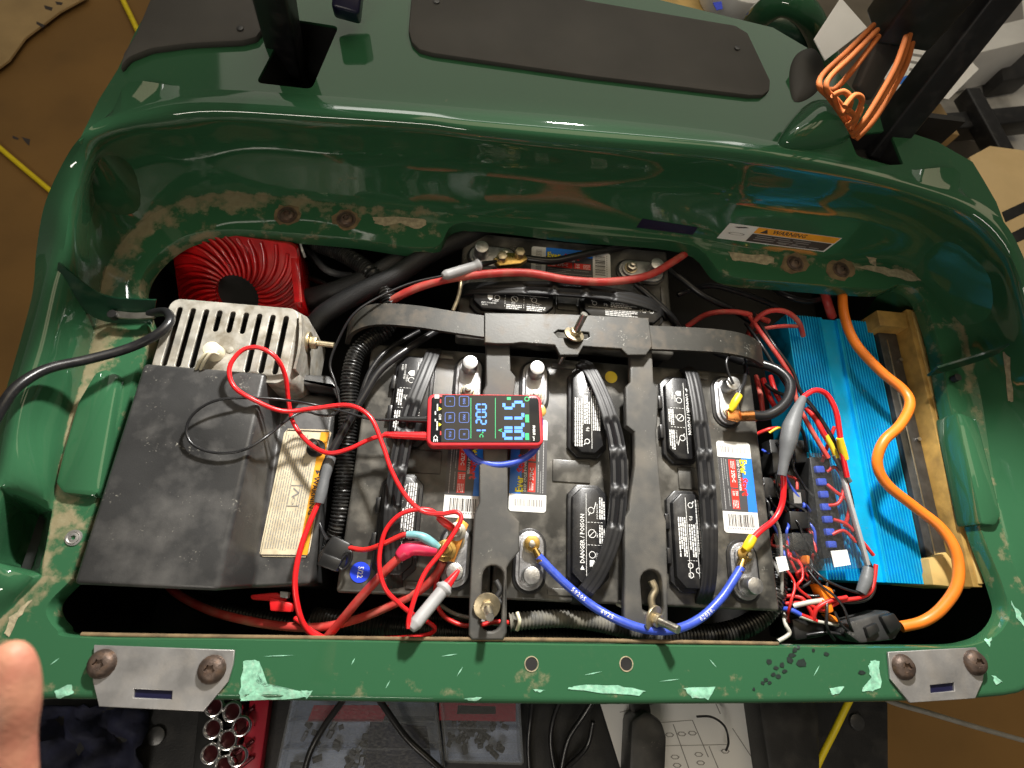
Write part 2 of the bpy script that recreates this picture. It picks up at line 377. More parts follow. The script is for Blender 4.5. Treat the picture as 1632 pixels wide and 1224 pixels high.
# ================================================================== SETTING
FLOOR = -.62
o = obj('floor', [(-6, -5, FLOOR), (6, -5, FLOOR), (6, 7, FLOOR), (-6, 7, FLOOR)], [(0, 1, 2, 3)], 'concrete'); tag(o, kind='structure')
# ================================================================== GOLF CART BODY
body = thing('golf_cart_body', (0, .1, FLOOR + .1), 'dark green glossy golf cart rear body around the open battery bay', 'golf cart')
# columns round the rim: opening edge B | flange outer line C | cove D (z) | crest E (z) | outer edge F (z)
RING = [
 ((400,1018),(400,1108)), ((130,1014),(100,1106)), ((92,1000),(10,1098)),
 ((77,966),(-30,1030),(-60,1010,.04),(-90,990,.05),(-125,985,.04)),
 ((112,926),(62,925),(38,915,.045),(-30,900,.06),(-62,900,.05)),
 ((116,912),(66,911),(36,900,-.02),(-28,885,.062),(-60,884,.05)),
 ((148,822),(82,822),(56,830,-.02),(-4,790,.072),(-28,782,.058)),
 ((153,804),(85,804),(60,790,.05),(5,760,.075),(-18,752,.06)),
 ((184,690),(105,690),(75,680,.055),(28,655,.085),(2,650,.07)),
 ((216,600),(132,600),(105,590,.06),(60,555,.09),(30,552,.075)),
 ((238,530),(151,521),(125,505,.065),(84,450,.10),(52,466,.08)),
 ((222,470),(162,455),(135,435,.07),(102,395,.108),(58,400,.085)),
 ((232,432),(178,408),(142,375,.075),(113,330,.124),(70,330,.114)),
 ((262,398),(218,360),(168,300,.085),(140,262,.143),(96,268,.146)),
 ((305,374),(272,326),(228,255,.10),(170,222,.156),(128,219,.1685)),
 ((372,367),(342,308),(312,240,.10),(228,200,.160),(178,183,.170)),
 ((470,373),(440,312),(425,235,.10),(330,186,.160),(290,153,.170)),
 ((560,381),(560,326),(560,250,.10),(500,194,.16),(480,160,.17)),
 ((690,395),(685,337),(690,260,.10),(670,205,.16),(671,175,.17)),
 ((738,354),(745,342),(750,265,.10),(745,214,.16),(750,182,.17)),
 ((920,372),(920,356),(920,283,.10),(920,230,.16),(920,195,.17)),
 ((1098,390),(1100,377),(1100,300,.10),(1100,244,.16),(1100,213,.17)),
 ((1155,438),(1165,390),(1180,312,.10),(1190,254,.16),(1190,226,.17)),
 ((1250,450),(1262,405),(1300,330,.10),(1320,276,.160),(1330,254,.170)),
 ((1400,461),(1355,416),(1410,350,.10),(1430,303,.160),(1449,285,.170)),
 ((1438,453),(1425,421),(1490,385,.09),(1530,340,.158),(1540,312,.170)),
 ((1468,470),(1482,450),(1545,440,.08),(1590,392,.154),(1600,354,.1685)),
 ((1485,510),(1525,497),(1580,500,.075),(1622,455,.142),(1640,430,.150)),
 ((1500,565),(1548,570),(1600,575,.065),(1655,560,.112),(1685,545,.112)),
 ((1512,630),(1565,640),(1615,645,.06),(1680,650,.09),(1712,650,.075)),
 ((1532,720),(1580,740),(1630,745,.055),(1710,760,.08),(1740,760,.065)),
 ((1562,840),(1602,850),(1650,850,.05),(1740,870,.07),(1770,870,.055)),
 ((1598,935),(1630,930),(1680,930,.045),(1755,950,.06),(1785,950,.05)),
 ((1606,985),(1690,1000),(1720,1005,.036),(1770,1020,.045),(1800,1020,.04)),
 ((1560,1024),(1650,1075)), ((1432,1030),(1560,1106)), ((1000,1027),(1000,1115))]
zB = .030
rowsW = [[] for _ in range(7)]
for c in RING:
    B = P(*c[0], zB); Cc = P(*c[1], zB + .001)
    if len(c) == 2:
        D = Cc + Vector((0, -.0035, -.002)); Ee = Cc + Vector((0, -.0055, -.008)); Ff = Cc + Vector((0, -.006, -.022))
    else: D, Ee, Ff = P(*c[2]), P(*c[3]), P(*c[4])
    out = Vector((Ff.x, Ff.y, 0)) - Vector((0, .1, 0)); out.z = 0; out.normalize()
    isback = Ff.z > .169
    cap_lo = .012 if isback else 0
    G = Ff + (Vector((0, .02, -.0045)) if isback else Vector((out.x * .012, out.y * .012, -.26)))
    if len(c) == 2: G = Ff + Vector((0, -.001, -.05))
    for r, v in zip(rowsW, (B + Vector((0, 0, -.022)), B, Cc, D, Ee, Ff, G)): r.append(v)
SUB = 6
R7 = [cr(r, SUB, closed=True) for r in rowsW]; NC = len(R7[0])
V, grid = [], []
def addrow(r): grid.append(list(range(len(V), len(V) + NC))); V.extend(r)
addrow(R7[0]); addrow([b + Vector((0, 0, -.0025)) for b in R7[1]]); addrow([b.lerp(c, .03) for b, c in zip(R7[1], R7[2])])
for t in (.35, .7): addrow([b.lerp(c, t) for b, c in zip(R7[1], R7[2])])
addrow([b.lerp(c, .94) for b, c in zip(R7[1], R7[2])])
prof = [cr([R7[2][i], R7[3][i], R7[4][i], R7[5][i]], 5) for i in range(NC)]
for k in range(len(prof[0])): addrow([prof[i][k] for i in range(NC)])
addrow(R7[6])
Fc = []
for a, b in zip(grid, grid[1:]):
    for i in range(NC): Fc.append((a[i], b[i], b[(i + 1) % NC], a[(i + 1) % NC]))
shell = obj('rim_shell', V, Fc, 'body', body, smooth=50)
# dirt gathers on the flange
at = shell.data.attributes.new('dirt', 'FLOAT', 'POINT')
rw = [.35, .45, .30, .36, .56, .80, .60, .10, .02, 0, 0, 0, 0, 0, 0, 0, 0, 0, 0, 0, 0, 0, 0, 0]
for k, g in enumerate(grid):
    for i in g:
        col = (i - g[0]) / SUB
        s = 1.0
        col -= 2 if col > 6 else 0
        if col < 2.5 or col > 31.5: s = .40
        elif 4 <= col < 14: s = 1.0
        elif 14 <= col < 16.3: s = .8
        elif 16.3 <= col < 20: s = .42
        elif 20 <= col < 23: s = .62
        elif col < 27: s = .85
        else: s = .6
        at.data[i].value = rw[min(k, len(rw) - 1)] * s
sv = [shell.matrix_basis @ v.co for v in shell.data.vertices]; sv = [wmat(body) @ v for v in sv]
BVH = BVHTree.FromPolygons(sv, [tuple(p.vertices) for p in shell.data.polygons])
def S(x, y, off=.0006, z=zB):
    d = ray(x, y).normalized(); h = BVH.ray_cast(CAM, d)
    if h[0] is None: return P(x, y, z) + Vector((0, 0, off))
    n = h[1] if h[1].dot(d) < 0 else -h[1]; return h[0] + n * off
def SN(x, y):
    d = ray(x, y).normalized(); h = BVH.ray_cast(CAM, d)
    if h[0] is None: return Vector((0, 0, 1))
    return h[1] if h[1].dot(d) < 0 else -h[1]
def decal(name, px, m, parent=None, off=.0007, n=5, rough=0):
    """thin mark lying on the shell: outline in the picture, laid onto the surface it stands on"""
    out = []
    k = len(px)
    for i in range(k):
        a, b = px[i], px[(i + 1) % k]
        for j in range(n):
            t = j / n; e = rough * random.uniform(-1, 1)
            out.append((a[0] + (b[0] - a[0]) * t + e, a[1] + (b[1] - a[1]) * t + rough * random.uniform(-1, 1)))
    cx, cy = sum(p[0] for p in out) / len(out), sum(p[1] for p in out) / len(out)
    mid = [((p[0] + cx) / 2, (p[1] + cy) / 2) for p in out]; q = len(out)
    Vd = [S(*p, off) for p in out] + [S(*p, off) for p in mid] + [S(cx, cy, off)]
    Fd = [(i, (i + 1) % q, q + (i + 1) % q, q + i) for i in range(q)] + [(q + i, q + (i + 1) % q, 2 * q) for i in range(q)]
    return obj(name, Vd, Fd, m, parent or body, smooth=60)
# deck behind the lip, with the two roof-strut openings
ZD = .1672
front = [P(*c[4][:2], ZD) for c in RING if len(c) > 2 and c[4][2] > .15]
front = [p + Vector((0, -.006, 0)) for p in front]
deck_px = [(1588,322),(1566,284),(1550,258),(1494,226),(1440,208),(1372,160),(1320,96),(1232,44),(1052,0),(900,-40),(640,-60),(330,-70),(262,-30),(215,52),(188,110),(158,158)]
outer = [(p.x, p.y) for p in front] + [(p.x, p.y) for p in PP(deck_px, ZD)]
def hole(px, z, r=.006): 
    q = PP(px, z); c = sum(q, Vector()) / len(q); o = []
    k = len(q)
    for i in range(k):
        a, b, d = q[i - 1], q[i], q[(i + 1) % k]
        u, v2 = (a - b).normalized() * r, (d - b).normalized() * r
        for t in (0, .25, .5, .75, 1): o.append(tuple(((b + u).lerp(b, t).lerp(b.lerp(b + v2, t), t))[:2]))
    return o
h1 = hole([(462,30),(540,42),(497,142),(408,132)], ZD, .008); h2 = hole([(1352,215),(1418,208),(1440,262),(1402,264),(1366,248)], ZD, .004)
Vd, Fd = holed_vf(outer, [h1, h2], ZD - .004, ZD)
deck = obj('deck', Vd, Fd, 'body', body, smooth=30)
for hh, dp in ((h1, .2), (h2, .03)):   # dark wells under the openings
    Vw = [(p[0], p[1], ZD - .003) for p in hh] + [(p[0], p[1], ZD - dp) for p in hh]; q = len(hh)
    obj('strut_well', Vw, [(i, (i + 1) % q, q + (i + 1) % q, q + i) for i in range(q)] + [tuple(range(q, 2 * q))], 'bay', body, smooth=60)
# hump of the wheel arch beside the right opening
def dome(name, px, z, h, m, parent):
    q = PP(px, z); c = sum(q, Vector()) / len(q); ring = cr(q, 5, closed=True); Vx, Fx = [], []; K = len(ring)
    for j in range(6):
        t = j / 6 * math.pi / 2
        for p in ring: Vx.append(c + (p - c) * math.cos(t) + Vector((0, 0, h * math.sin(t))))
    Vx.append(c + Vector((0, 0, h)))
    for j in range(5):
        for i in range(K): Fx.append((j * K + i, j * K + (i + 1) % K, (j + 1) * K + (i + 1) % K, (j + 1) * K + i))
    for i in range(K): Fx.append((5 * K + i, 5 * K + (i + 1) % K, 6 * K))
    return obj(name, Vx, Fx, m, parent, smooth=80)
dome('arch_hump', [(1240,236),(1256,196),(1290,168),(1330,180),(1352,222),(1300,240)], ZD - .002, .028, 'body', body)
# grey rubber deck pads
def slab(name, px, z, t, m, parent, bevel=.0015, world=True):
    return prism(name, [tuple(p[:2]) for p in PP(px, z)], z - t, z, m, parent, True, bevel=bevel)
padA = [(262,-60),(216,52),(196,84),(190,108),(205,90),(240,76),(300,68),(385,64),(408,58),(420,42),(418,20),(410,-60)]
slab('deck_pad', padA, ZD + .008, .0095, 'mat_grey', body, .003)
padB = [(668,-75),(655,0),(651,48),(656,66),(668,78),(690,84),(940,120),(1195,151),(1216,151),(1227,143),(1228,128),(1192,52),(1172,40),(935,0),(720,-60)]
slab('deck_pad', padB, ZD + .006, .0075, 'mat_grey', body, .002)
for x, y in ((383,46),(696,3),(1175,77)):
    c = P(x, y, ZD + .0065 if x > 500 else ZD + .0085); cyl('pad_screw', c.x, c.y, .004, c.z - .002, c.z + .0015, 'dark_metal', body, True, n=12, bevel=.0005)
decal('paint_patch', [(1038,92),(1050,96),(1060,110),(1045,118)], 'scuff', off=.0) if False else None
# dark green pocket, pad and inner wall on the left of the flange
def block(name, px, z0, z1, m, parent, bevel=.004, taper=0):
    return prism(name, [tuple(p[:2]) for p in PP(px, z1)], z0, z1, m, parent, True, bevel=bevel, taper=taper)
block('moulded_pad', [(150,592),(168,586),(190,598),(180,650),(158,782),(150,792),(98,786),(86,770),(100,715),(122,640)], zB - .03, zB + .011, 'body', body, .005)
block('moulded_pad', [(1526,655),(1560,668),(1598,820),(1590,838),(1566,836),(1535,700)], zB - .03, zB + .009, 'body', body, .005)
# seat hinge brackets
def ribbon(name, px, wv, t, m, parent=None, world=True):
    """flat metal strip: centre line (pixel, z) with width vector in metres and thickness"""
    q = cr(PP(px), 4); Vx, Fx = [], []; n = len(q)
    for i, p in enumerate(q):
        tg = (q[min(i + 1, n - 1)] - q[max(i - 1, 0)]).normalized(); w2 = Vector(wv) / 2; up = tg.cross(w2).normalized() * t / 2
        Vx += [p + w2 + up, p - w2 + up, p - w2 - up, p + w2 - up]
    for i in range(n - 1):
        for k in range(4): Fx.append((i * 4 + k, i * 4 + (k + 1) % 4, i * 4 + 4 + (k + 1) % 4, i * 4 + 4 + k))
    Fx += [(0, 1, 2, 3), tuple(range(4 * n - 4, 4 * n))[::-1]]
    return obj(name, Vx, Fx, m, parent, world, smooth=40)
hb = ribbon('hinge_bracket', [(92,440,.095),(120,462,.082),(150,484,.06),(180,494,.046),(215,496,.042),(246,497,.040)], (.012,.020,.026), .003, 'green_dark', body)
obj_r = ribbon('bracket_tip', [(184,501,.047),(215,504,.047),(248,502,.047)], (0,.008,.0), .003, 'steel', body)
c = P(178,500,.052); cyl('bracket_hole_shade', c.x, c.y, .005, c.z - .008, c.z + .0005, 'bay', body, True, n=14)  # dark plug painted in as the shade of the bracket hole
ribbon('hinge_bracket', [(1486,592,.038),(1520,582,.044),(1560,570,.060),(1598,556,.082)], (-.003,.004,.022), .003, 'green_dark', body)
c = P(1527,601,.040); cyl('bracket_hole_shade', c.x, c.y, .005, c.z - .008, c.z + .0005, 'bay', body, True, n=14)
# rim bolts
def bolt(name, x, y, r, m, parent, torx=True, h=.0045):
    c = S(x, y, 0); n = SN(x, y); q = n.to_track_quat('Z', 'Y').to_matrix()
    prof2 = [(0, 1.35, 0), (.0012, 1.35, 0), (.0012, 1.02, 0), (.0022, 1.0, 0), (h * .75, .86, 0), (h, .55, 0), (h, .42, 0), (h - .0022, .38, 0), (h - .0024, .001, 0)]
    Vx, Fx = [], []; K = 18
    for z, k, _ in prof2:
        for i in range(K):
            a = 2 * math.pi * i / K; rr = r * k * ((1 + .16 * math.cos(6 * a)) if k < .5 and k > .1 else 1)
            Vx.append(c + q @ Vector((rr * math.cos(a), rr * math.sin(a), z)))
    for j in range(len(prof2) - 1):
        for i in range(K): Fx.append((j * K + i, j * K + (i + 1) % K, (j + 1) * K + (i + 1) % K, (j + 1) * K + i))
    return obj(name, Vx, Fx, m, parent, smooth=40)
for x, y in ((458,343),(552,350),(1267,420),(1340,430)):
    decal('rust_stain', [(x + 23 * math.cos(a), y + 17 * math.sin(a)) for a in [k * .7 for k in range(9)]], 'rust_stain', rough=2.5, n=2, off=.0004)
    bolt('rim_bolt', x, y, .0095, 'rust_screw', body)
c = P(118,857,zB); bolt('rivet', 118, 857, .006, 'plate_steel', body, h=.002)
# latch plates on the front rail
for pxs, slot, scr in (([(150,1028),(374,1036),(372,1058),(364,1086),(324,1134),(158,1126),(148,1086)], [(214,1098),(275,1101),(274,1115),(213,1112)], ((163,1058),(338,1067))),
                       ([(1415,1039),(1555,1032),(1570,1056),(1566,1086),(1554,1113),(1450,1120),(1419,1082)], [(1482,1092),(1520,1088),(1521,1101),(1483,1105)], ((1439,1063),(1553,1056)))):
    Vp, Fp = holed_vf([tuple(p[:2]) for p in PP(pxs, zB + .004)], [[tuple(p[:2]) for p in PP(slot, zB + .004)]], zB + .0016, zB + .0045, .0006)
    lp = obj('latch_plate', Vp, Fp, 'plate_steel', body, smooth=30); block('slot_shade', [(slot[0][0] - 4, slot[0][1] - 3), (slot[1][0] + 4, slot[1][1] - 3), (slot[2][0] + 4, slot[2][1] + 3), (slot[3][0] - 4, slot[3][1] + 3)], zB + .0012, zB + .0018, 'decal_dark', lp, 0)  # dark sheet painted in as the shade seen through the slot
    for x, y in scr:
        c = P(x, y, zB + .0045); Vx, Fx = [], []; K = 18; r = .0135
        decal('rust_stain', [(x + 27 * math.cos(a), y + 27 * math.sin(a)) for a in [k * .7 for k in range(9)]], 'rust_stain', n=2, off=.0046, rough=3, parent=lp) if False else None
        for z, k in ((0, 1), (.002, .98), (.0055, .82), (.0075, .5), (.0078, .36), (.0052, .32), (.005, .001)):
            for i in range(K):
                a = 2 * math.pi * i / K; rr = r * k * ((1 + .2 * math.cos(6 * a)) if .1 < k < .4 else 1); Vx.append(c + Vector((rr * math.cos(a), rr * math.sin(a), z)))
        for j in range(6):
            for i in range(K): Fx.append((j * K + i, j * K + (i + 1) % K, (j + 1) * K + (i + 1) % K, (j + 1) * K + i))
        obj('torx_screw', Vx, Fx, 'rust_screw', lp, smooth=40)
# holes in the rail: worn rim round a flat disc coloured dark as the hollow's shade
for x, y in ((847,1058),(998,1058)):
    c = S(x, y, 0); Vh, Fh = holed_vf(circ(c.x, c.y, .0076, 24), [circ(c.x, c.y, .0066, 24)], c.z - .004, c.z + .0008)
    hr = obj('rail_hole', Vh, Fh, 'bare', body, smooth=40); cyl('bore', c.x - .0006, c.y - .0004, .0066, c.z - .006, c.z + .0002, 'bay', hr, True, n=20)  # bore: flat dark disc painted in as the hollow's shade
# paint chips, bare patches and scuffs
for px in ([(388,1054),(412,1052),(416,1062),(408,1086),(420,1094),(490,1104),(496,1108),(470,1112),(384,1116),(382,1106)],
           [(905,1098),(915,1092),(985,1092),(1030,1100),(1020,1108),(960,1104)],
           [(1088,1096),(1140,1094),(1128,1114),(1104,1112)], [(1400,1052),(1404,1096),(1390,1102),(1372,1100),(1388,1084),(1384,1062),(1388,1052)],
           [(1322,1098),(1345,1094),(1340,1104),(1326,1108)], [(88,1100),(116,1090),(118,1106),(92,1112)], [(480,1100),(500,1102),(488,1112)], [(740,1112),(768,1110),(756,1118)],
           [(1568,1020),(1580,1018),(1576,1030)], [(1610,958),(1620,985),(1632,1000),(1626,976)], [(1580,1076),(1598,1086),(1588,1092)], [(848,1098),(870,1100),(858,1103)]):
    decal('paint_chip', px, 'chip', n=4, rough=1.6)
for px in ([(592,345),(676,349),(680,358),(668,366),(640,357),(612,360),(598,357)], [(1160,402),(1232,409),(1234,420),(1220,422),(1180,415),(1168,416)],
           [(1380,408),(1396,411),(1396,426),(1386,420)], [(1362,424),(1400,424),(1440,432),(1470,446),(1452,450),(1416,440)], [(8,1010),(16,985),(40,962),(52,955),(30,985),(14,1015)],
           [(1600,560),(1610,568),(1616,640),(1606,640)]):
    decal('bare_patch', px, 'bare', n=4, rough=1.5)
for x, y, r in ((1226,1054,5),(1236,1064,4),(1246,1060,5),(1258,1052,6),(1262,1044,5),(1278,1057,9),(1232,1075,4),(1220,1083,4),(1240,1078,4),(1250,1069,4),(1266,1036,5),(1272,1032,4),(1201,1098,3),(1226,1088,3),(1215,1088,4),(1373,1072,5),(1316,1042,4),(1296,1036,3)):
    decal('scuff_mark', [(x + r * random.uniform(.7, 1.4) * math.cos(a), y + r * random.uniform(.6, 1.1) * math.sin(a)) for a in (0, 1, 2, 3, 4, 5)], 'scuff', n=1)
for x0_, y0_, x1_, y1_ in ((728,1078,738,1062),(614,1098,622,1084),(702,1046,730,1042),(560,1060,566,1048),(930,1076,960,1070),(1130,1050,1142,1064),(1296,1078,1306,1060),(80,1060,96,1048),(1050,1086,1084,1082),(420,1046,470,1044)):
    dx_, dy_ = (y1_ - y0_), -(x1_ - x0_); l_ = math.hypot(dx_, dy_); dx_, dy_ = dx_ / l_ * .9, dy_ / l_ * .9
    decal('scratch', [(x0_, y0_), ((x0_ + x1_) / 2 + dx_, (y0_ + y1_) / 2 + dy_), (x1_, y1_), ((x0_ + x1_) / 2 - dx_, (y0_ + y1_) / 2 - dy_)], 'chip', n=2, off=.0005)
decal('dark_decal', [(1024,348),(1112,362),(1104,374),(1014,362)], 'decal_dark', n=3)
# warning sticker on the back wall
wl = decal('warning_label', [(1163,355),(1342,379),(1313,401),(1142,379)], 'label_white', n=4, off=.0008)
def wmap(u, v, h):   # u along 0..1, v up 0..1
    a = Vector((1142, 379)).lerp(Vector((1313, 401)), u); b = Vector((1163, 355)).lerp(Vector((1342, 379)), u); q = a.lerp(b, v); return S(q.x, q.y, .0012 + h)
fl = Flat()
def sub(f, u0, v0, u1, v1, m, n=10, h=0):
    for k in range(n): a = u0 + (u1 - u0) * k / n; b = u0 + (u1 - u0) * (k + 1) / n; f.rect(a, v0, b, v1, m, h)
sub(fl, .26, .60, .99, .98, 'label_orange'); sub(fl, .26, .06, .98, .56, 'dark_print')
fl.poly([(.31,.66),(.345,.92),(.38,.66)], 'dark_print', .0003); fl.ring(.13, .42, .075, .014, 'grey_print', .0003); fl.line(.08,.80,.17,.88,.06,'dark_print',.0003)
V2, F2 = text2d('WARNING', 1, 'LEFT', .02); b0 = len(fl.V); fl.V += [(.41 + p[0] * .062, .79 + p[1] * .32, .0003) for p in V2]
for f in F2: fl.F.append(tuple(i + b0 for i in f)); fl.M.append(fl.mi('dark_print'))
fl.rows(.31, .80, .46, .12, 3, .05, 'grey_print', .0003); fl.rows(.55, .92, .16, .1, 1, .05, 'grey_print', .0003)
for i, v in enumerate(fl.V): pass
fl.build('print', wmap, wl)
# the bay under the rim
bx0, bx1, by0, by1, bz = -.585, .60, -.215, .56, -.30
box('bay_floor', (bx0, by0, bz - .01), (bx1, by1, bz), 'bay', body, True, 0)
box('bay_wall', (bx0 - .01, by0, bz), (bx0, by1, -.005), 'bay', body, True, 0); box('bay_wall', (bx1, by0, bz), (bx1 + .01, by1, -.005), 'bay', body, True, 0)
box('bay_wall', (bx0, by1, bz), (bx1, by1 + .01, .10), 'bay', body, True, 0); box('bay_wall', (bx0, by0 - .005, bz), (bx1, by0, .004), 'body', body, True, 0)
# rusty trim lying along the inner edge of the rail
tr = PP([(130,1011),(300,1014),(640,1018),(900,1020),(1240,1026)], zB - .004)
tube('rust_strip', tr, .0022, 'rust_stain', body, seg=8)
# ================================================================== BATTERIES
PITCH, BW, BL = .1744, .172, .306
tm = {}
def T(u, v, x0, y0): return None
def cap_print(kind):
    f = Flat(); m = 'white_print'
    # frame: u runs along the cap (0..112 mm), v across it (0..42 mm)
    if kind == 0:
        f.line(8, 25, 104, 25, .55, m)
        f.poly([(16,27.2),(16,32.4),(21,29.8)], m); f.text('DANGER / POISON', 23, 29.6, 7.2, m, bold=.012, sx=.92)
        for u in (44, 70): 
            for k in range(5): f.line(u, 23.5 - k * 4, u, 21 - k * 4, .5, m)
        f.ring(57, 18, 5, .7, m); f.line(54, 21, 60, 15, .7, m)
        f.poly([(20,21),(27,21),(27,16),(23.5,13),(20,16)], m); f.ring(33, 18, 4, .7, m)
        f.ring(84, 19, 4, .7, m); f.line(78, 22, 82, 20, 1, m); f.line(86, 15, 94, 13, .8, m)
        for u, a in ((12, ('SHIELD', 'EYES')), (12, ())):
            for k, t in enumerate(a): f.text(t, u + 14, 12.5 - k * 3.6, 3.4, m, sx=.9)
        f.text('EXPLOSIVE', 12, 9, 3, m); f.text('GASES', 12, 5.6, 3, m)
        f.text('NO', 53, 11.5, 3.2, m); f.rows(46, 67, 8.5, 2.6, 3, 1.5, m)
        f.text('SULFURIC ACID', 74, 11.4, 2.9, m, sx=.9); f.rows(74, 100, 8.2, 2.6, 3, 1.5, m)
    else:
        f.line(6, 17, 100, 17, .55, m); f.line(36, 28, 100, 28, .5, m)
        f.rows(8, 72, 38, 2.7, 4, 1.5, m); f.rows(30, 76, 14.5, 2.6, 4, 1.5, m); f.rows(38, 76, 25.6, 2.8, 3, 1.6, m)
        f.text('Pb', 28, 22, 6, m)
        f.ring(15, 23, 3.4, .8, m); f.line(10, 27, 14, 25, 1.2, m)
        for k in range(4): f.line(80, 27 - k * 3.4, 80, 25 - k * 3.4, .5, m)
        for k in range(3):
            a = math.pi / 2 + k * 2.094; cx, cy = 91 + 6.2 * math.cos(a), 21 + 6.2 * math.sin(a); f.ring(cx, cy, 3.6, .9, m, n=6)
        f.rows(84, 98, 30.5, 2, 1, 1.5, m)
    return f
def battery(name, loc, rot, handle, label, group):
    t = thing(name, loc, label, 'battery', rot, group)
    box('case', (-BW / 2 + .004, -BL / 2 + .004, -.205), (BW / 2 - .004, BL / 2 - .004, -.018), 'cap', t, bevel=.003)
    lid = box('lid', (-BW / 2, -BL / 2, -.024), (BW / 2, BL / 2, 0), 'lid', t, bevel=.004, seg=3)
    # pressed ribs and low bosses on the lid
    prism('lid_boss', rrect(-.074, -.125, -.054, .125, .005), -.001, .0022, 'lid', lid, True if False else False, bevel=.0008) if False else None
    for a in ((-.030, -.014, .018, .014), (-.010, -.146, .022, -.138), (-.010, .138, .022, .146)):
        box('lid_rib', (a[0], a[1], -.001 + .024), (a[2], a[3], .0022 + .024), 'lid', lid, False, bevel=.0012) if False else obj('lid_rib', *box_vf((a[0], a[1], -.001), (a[2], a[3], .0022)), 'lid', t, False, bevel=.0012)
    for k, y0 in enumerate((.021, -.133)):
        y1 = y0 + .112; x0, x1 = -.046, -.004; ch = .012
        def octo(e): return [(x0 - e + ch, y0 - e), (x1 + e - ch, y0 - e), (x1 + e, y0 - e + ch), (x1 + e, y1 + e - ch), (x1 + e - ch, y1 + e), (x0 - e + ch, y1 + e), (x0 - e, y1 + e - ch), (x0 - e, y0 - e + ch)]
        vc = prism('vent_cap', octo(0), .002, .0155, 'cap', t, bevel=.0016, taper=.001)
        Vb, Fb = prism_vf(octo(.004), -.001, .007); iv = Matrix.Translation(-vc.location); obj('cap_skirt', [iv @ Vector(v) for v in Vb], Fb, 'cap', vc, False, bevel=.0012)
        for dy in (.028, .068): obj('pry_tab', [iv @ Vector(v) for v in box_vf((x0 - .0075, y0 + dy, 0), (x0 - .002, y0 + dy + .018, .010))[0]], box_vf((0,0,0),(1,1,1))[1], 'cap', vc, False, bevel=.001)
        fp = cap_print(k)
        fp.build('print', lambda u, v, h, y1=y1, x0=x0, iv=iv: iv @ Vector((x0 + v * .001, y1 - u * .001, .0157 + h)), vc, False)
    for sgn in (1, -1):
        px, py, qy = .044, .126 * sgn, .092 * sgn
        tb = prism('terminal', caps(px, qy, px, py, .0165), -.001, .0055, 'lead', t, bevel=.0012); iv = Matrix.Translation(-tb.location)
        def sub_(n, V, Fc, m, **k): return obj(n, [iv @ Vector(v) for v in V], Fc, m, tb, False, **k)
        sub_('terminal_well', *prism_vf(caps(px, qy, px, py, .0200), -.002, .0022), 'cap', bevel=.0008)
        sub_('casting', *prism_vf(caps(px, qy, px, py, .0125), .005, .0095), 'lead', bevel=.001)
        sub_('post', *prism_vf(circ(px, py, .0105, 24), .009, .027, .0010), 'post', bevel=.0008)
        sub_('stud', *prism_vf(circ(px, qy, .0042, 14), .009, .0225, .0004), 'steel', bevel=.0005)
        sub_('washer', *prism_vf(circ(px, qy, .0095, 20), .0093, .0112), 'zinc', bevel=.0004)
        sub_('nut', *prism_vf(circ(px, qy, .0078, 6), .0110, .0175), 'steel', bevel=.0008)
    # label: u along -y (0..116 mm), v along +x (0..46 mm)
    lb = prism('label', rrect(.0252, -.0645, .0712, .0530, .004), .0003, .0007, 'label_white', t); iv = Matrix.Translation(-lb.location)
    f = Flat(); f.rect(21, 0, 90, 46, 'label_grey'); f.rect(21, 37, 90, 46, 'label_blue', .1); f.poly([(21,32),(21,37),(90,37),(90,34),(70,34.5),(60,31)], 'label_blue', .1)
    f.rect(24, 14, 60, 23.5, 'label_red', .1); f.rect(62, 14, 87, 23.5, 'label_red', .1)
    f.text('Ever', 23, 33.6, 13, 'label_yellow', .3, bold=.03, sx=.82); f.text('Start', 47, 32.5, 13, 'label_red', .3, bold=.03, sx=.88)
    V2, F2 = text2d('Ever', 13, 'LEFT', .06, .82)
    f.text('Ever', 22.6, 33.4, 13.4, 'dark_print', .2, bold=.05, sx=.82); f.text('Start', 47.2, 32.3, 13.0, 'label_red', .2, bold=.05, sx=.88)
    f.text('DEEP CYCLE POWER', 24, 26.6, 4.3, 'white_print', .3, bold=.01); f.text('27DC', 38, 18.6, 6.4, 'white_print', .3, bold=.02)
    f.text('750', 64, 21, 4.4, 'white_print', .3, bold=.02); f.text('109', 64, 16.7, 4.4, 'white_print', .3, bold=.02)
    f.rows(76, 86, 21.4, 2, 4, .8, 'white_print', .3); f.rows(26, 36, 21, 2, 3, .8, 'white_print', .3); f.rows(24, 58, 10.6, 3, 1, .8, 'grip', .3); f.rows(62, 84, 10.6, 3, 1, .8, 'grip', .3)
    f.rows(23, 88, 4.6, 3, 1, .9, 'grip', .3); f.rows(23, 50, 7.6, 3, 1, .6, 'grip', .3)
    random.seed(11)
    v = 5
    while v < 41: w_ = random.choice((.5, .7, 1.0, 1.4)); f.rect(6.5, v, 15, v + w_, 'grey_print', .1); v += w_ + random.choice((.6, .8, 1.2))
    f.rows(0, 1, 0, 1, 0, 1, 'grey_print')
    v = 7
    while v < 40: w_ = random.choice((.5, .8, 1.2, 1.7)); f.rect(93.5, v, 108.5, v + w_, 'dark_print', .1); v += w_ + random.choice((.6, .9, 1.3))
    v = 4
    for k in range(12): f.rect(110, 5 + k * 3.1, 111.6, 6.4 + k * 3.1, 'grey_print', .1)
    f.build('print', lambda u, v, h: iv @ Vector((.0252 + v * .001, .0530 - u * .00101, .0009 + h * .0004)), lb, False)
    # carrying strap: ribbed band with an openwork middle
    q = even(cr([Vector(p) for p in handle], 12), .0018); n = len(q); Vh, Fh = [], []; prof3 = []
    ws = 13
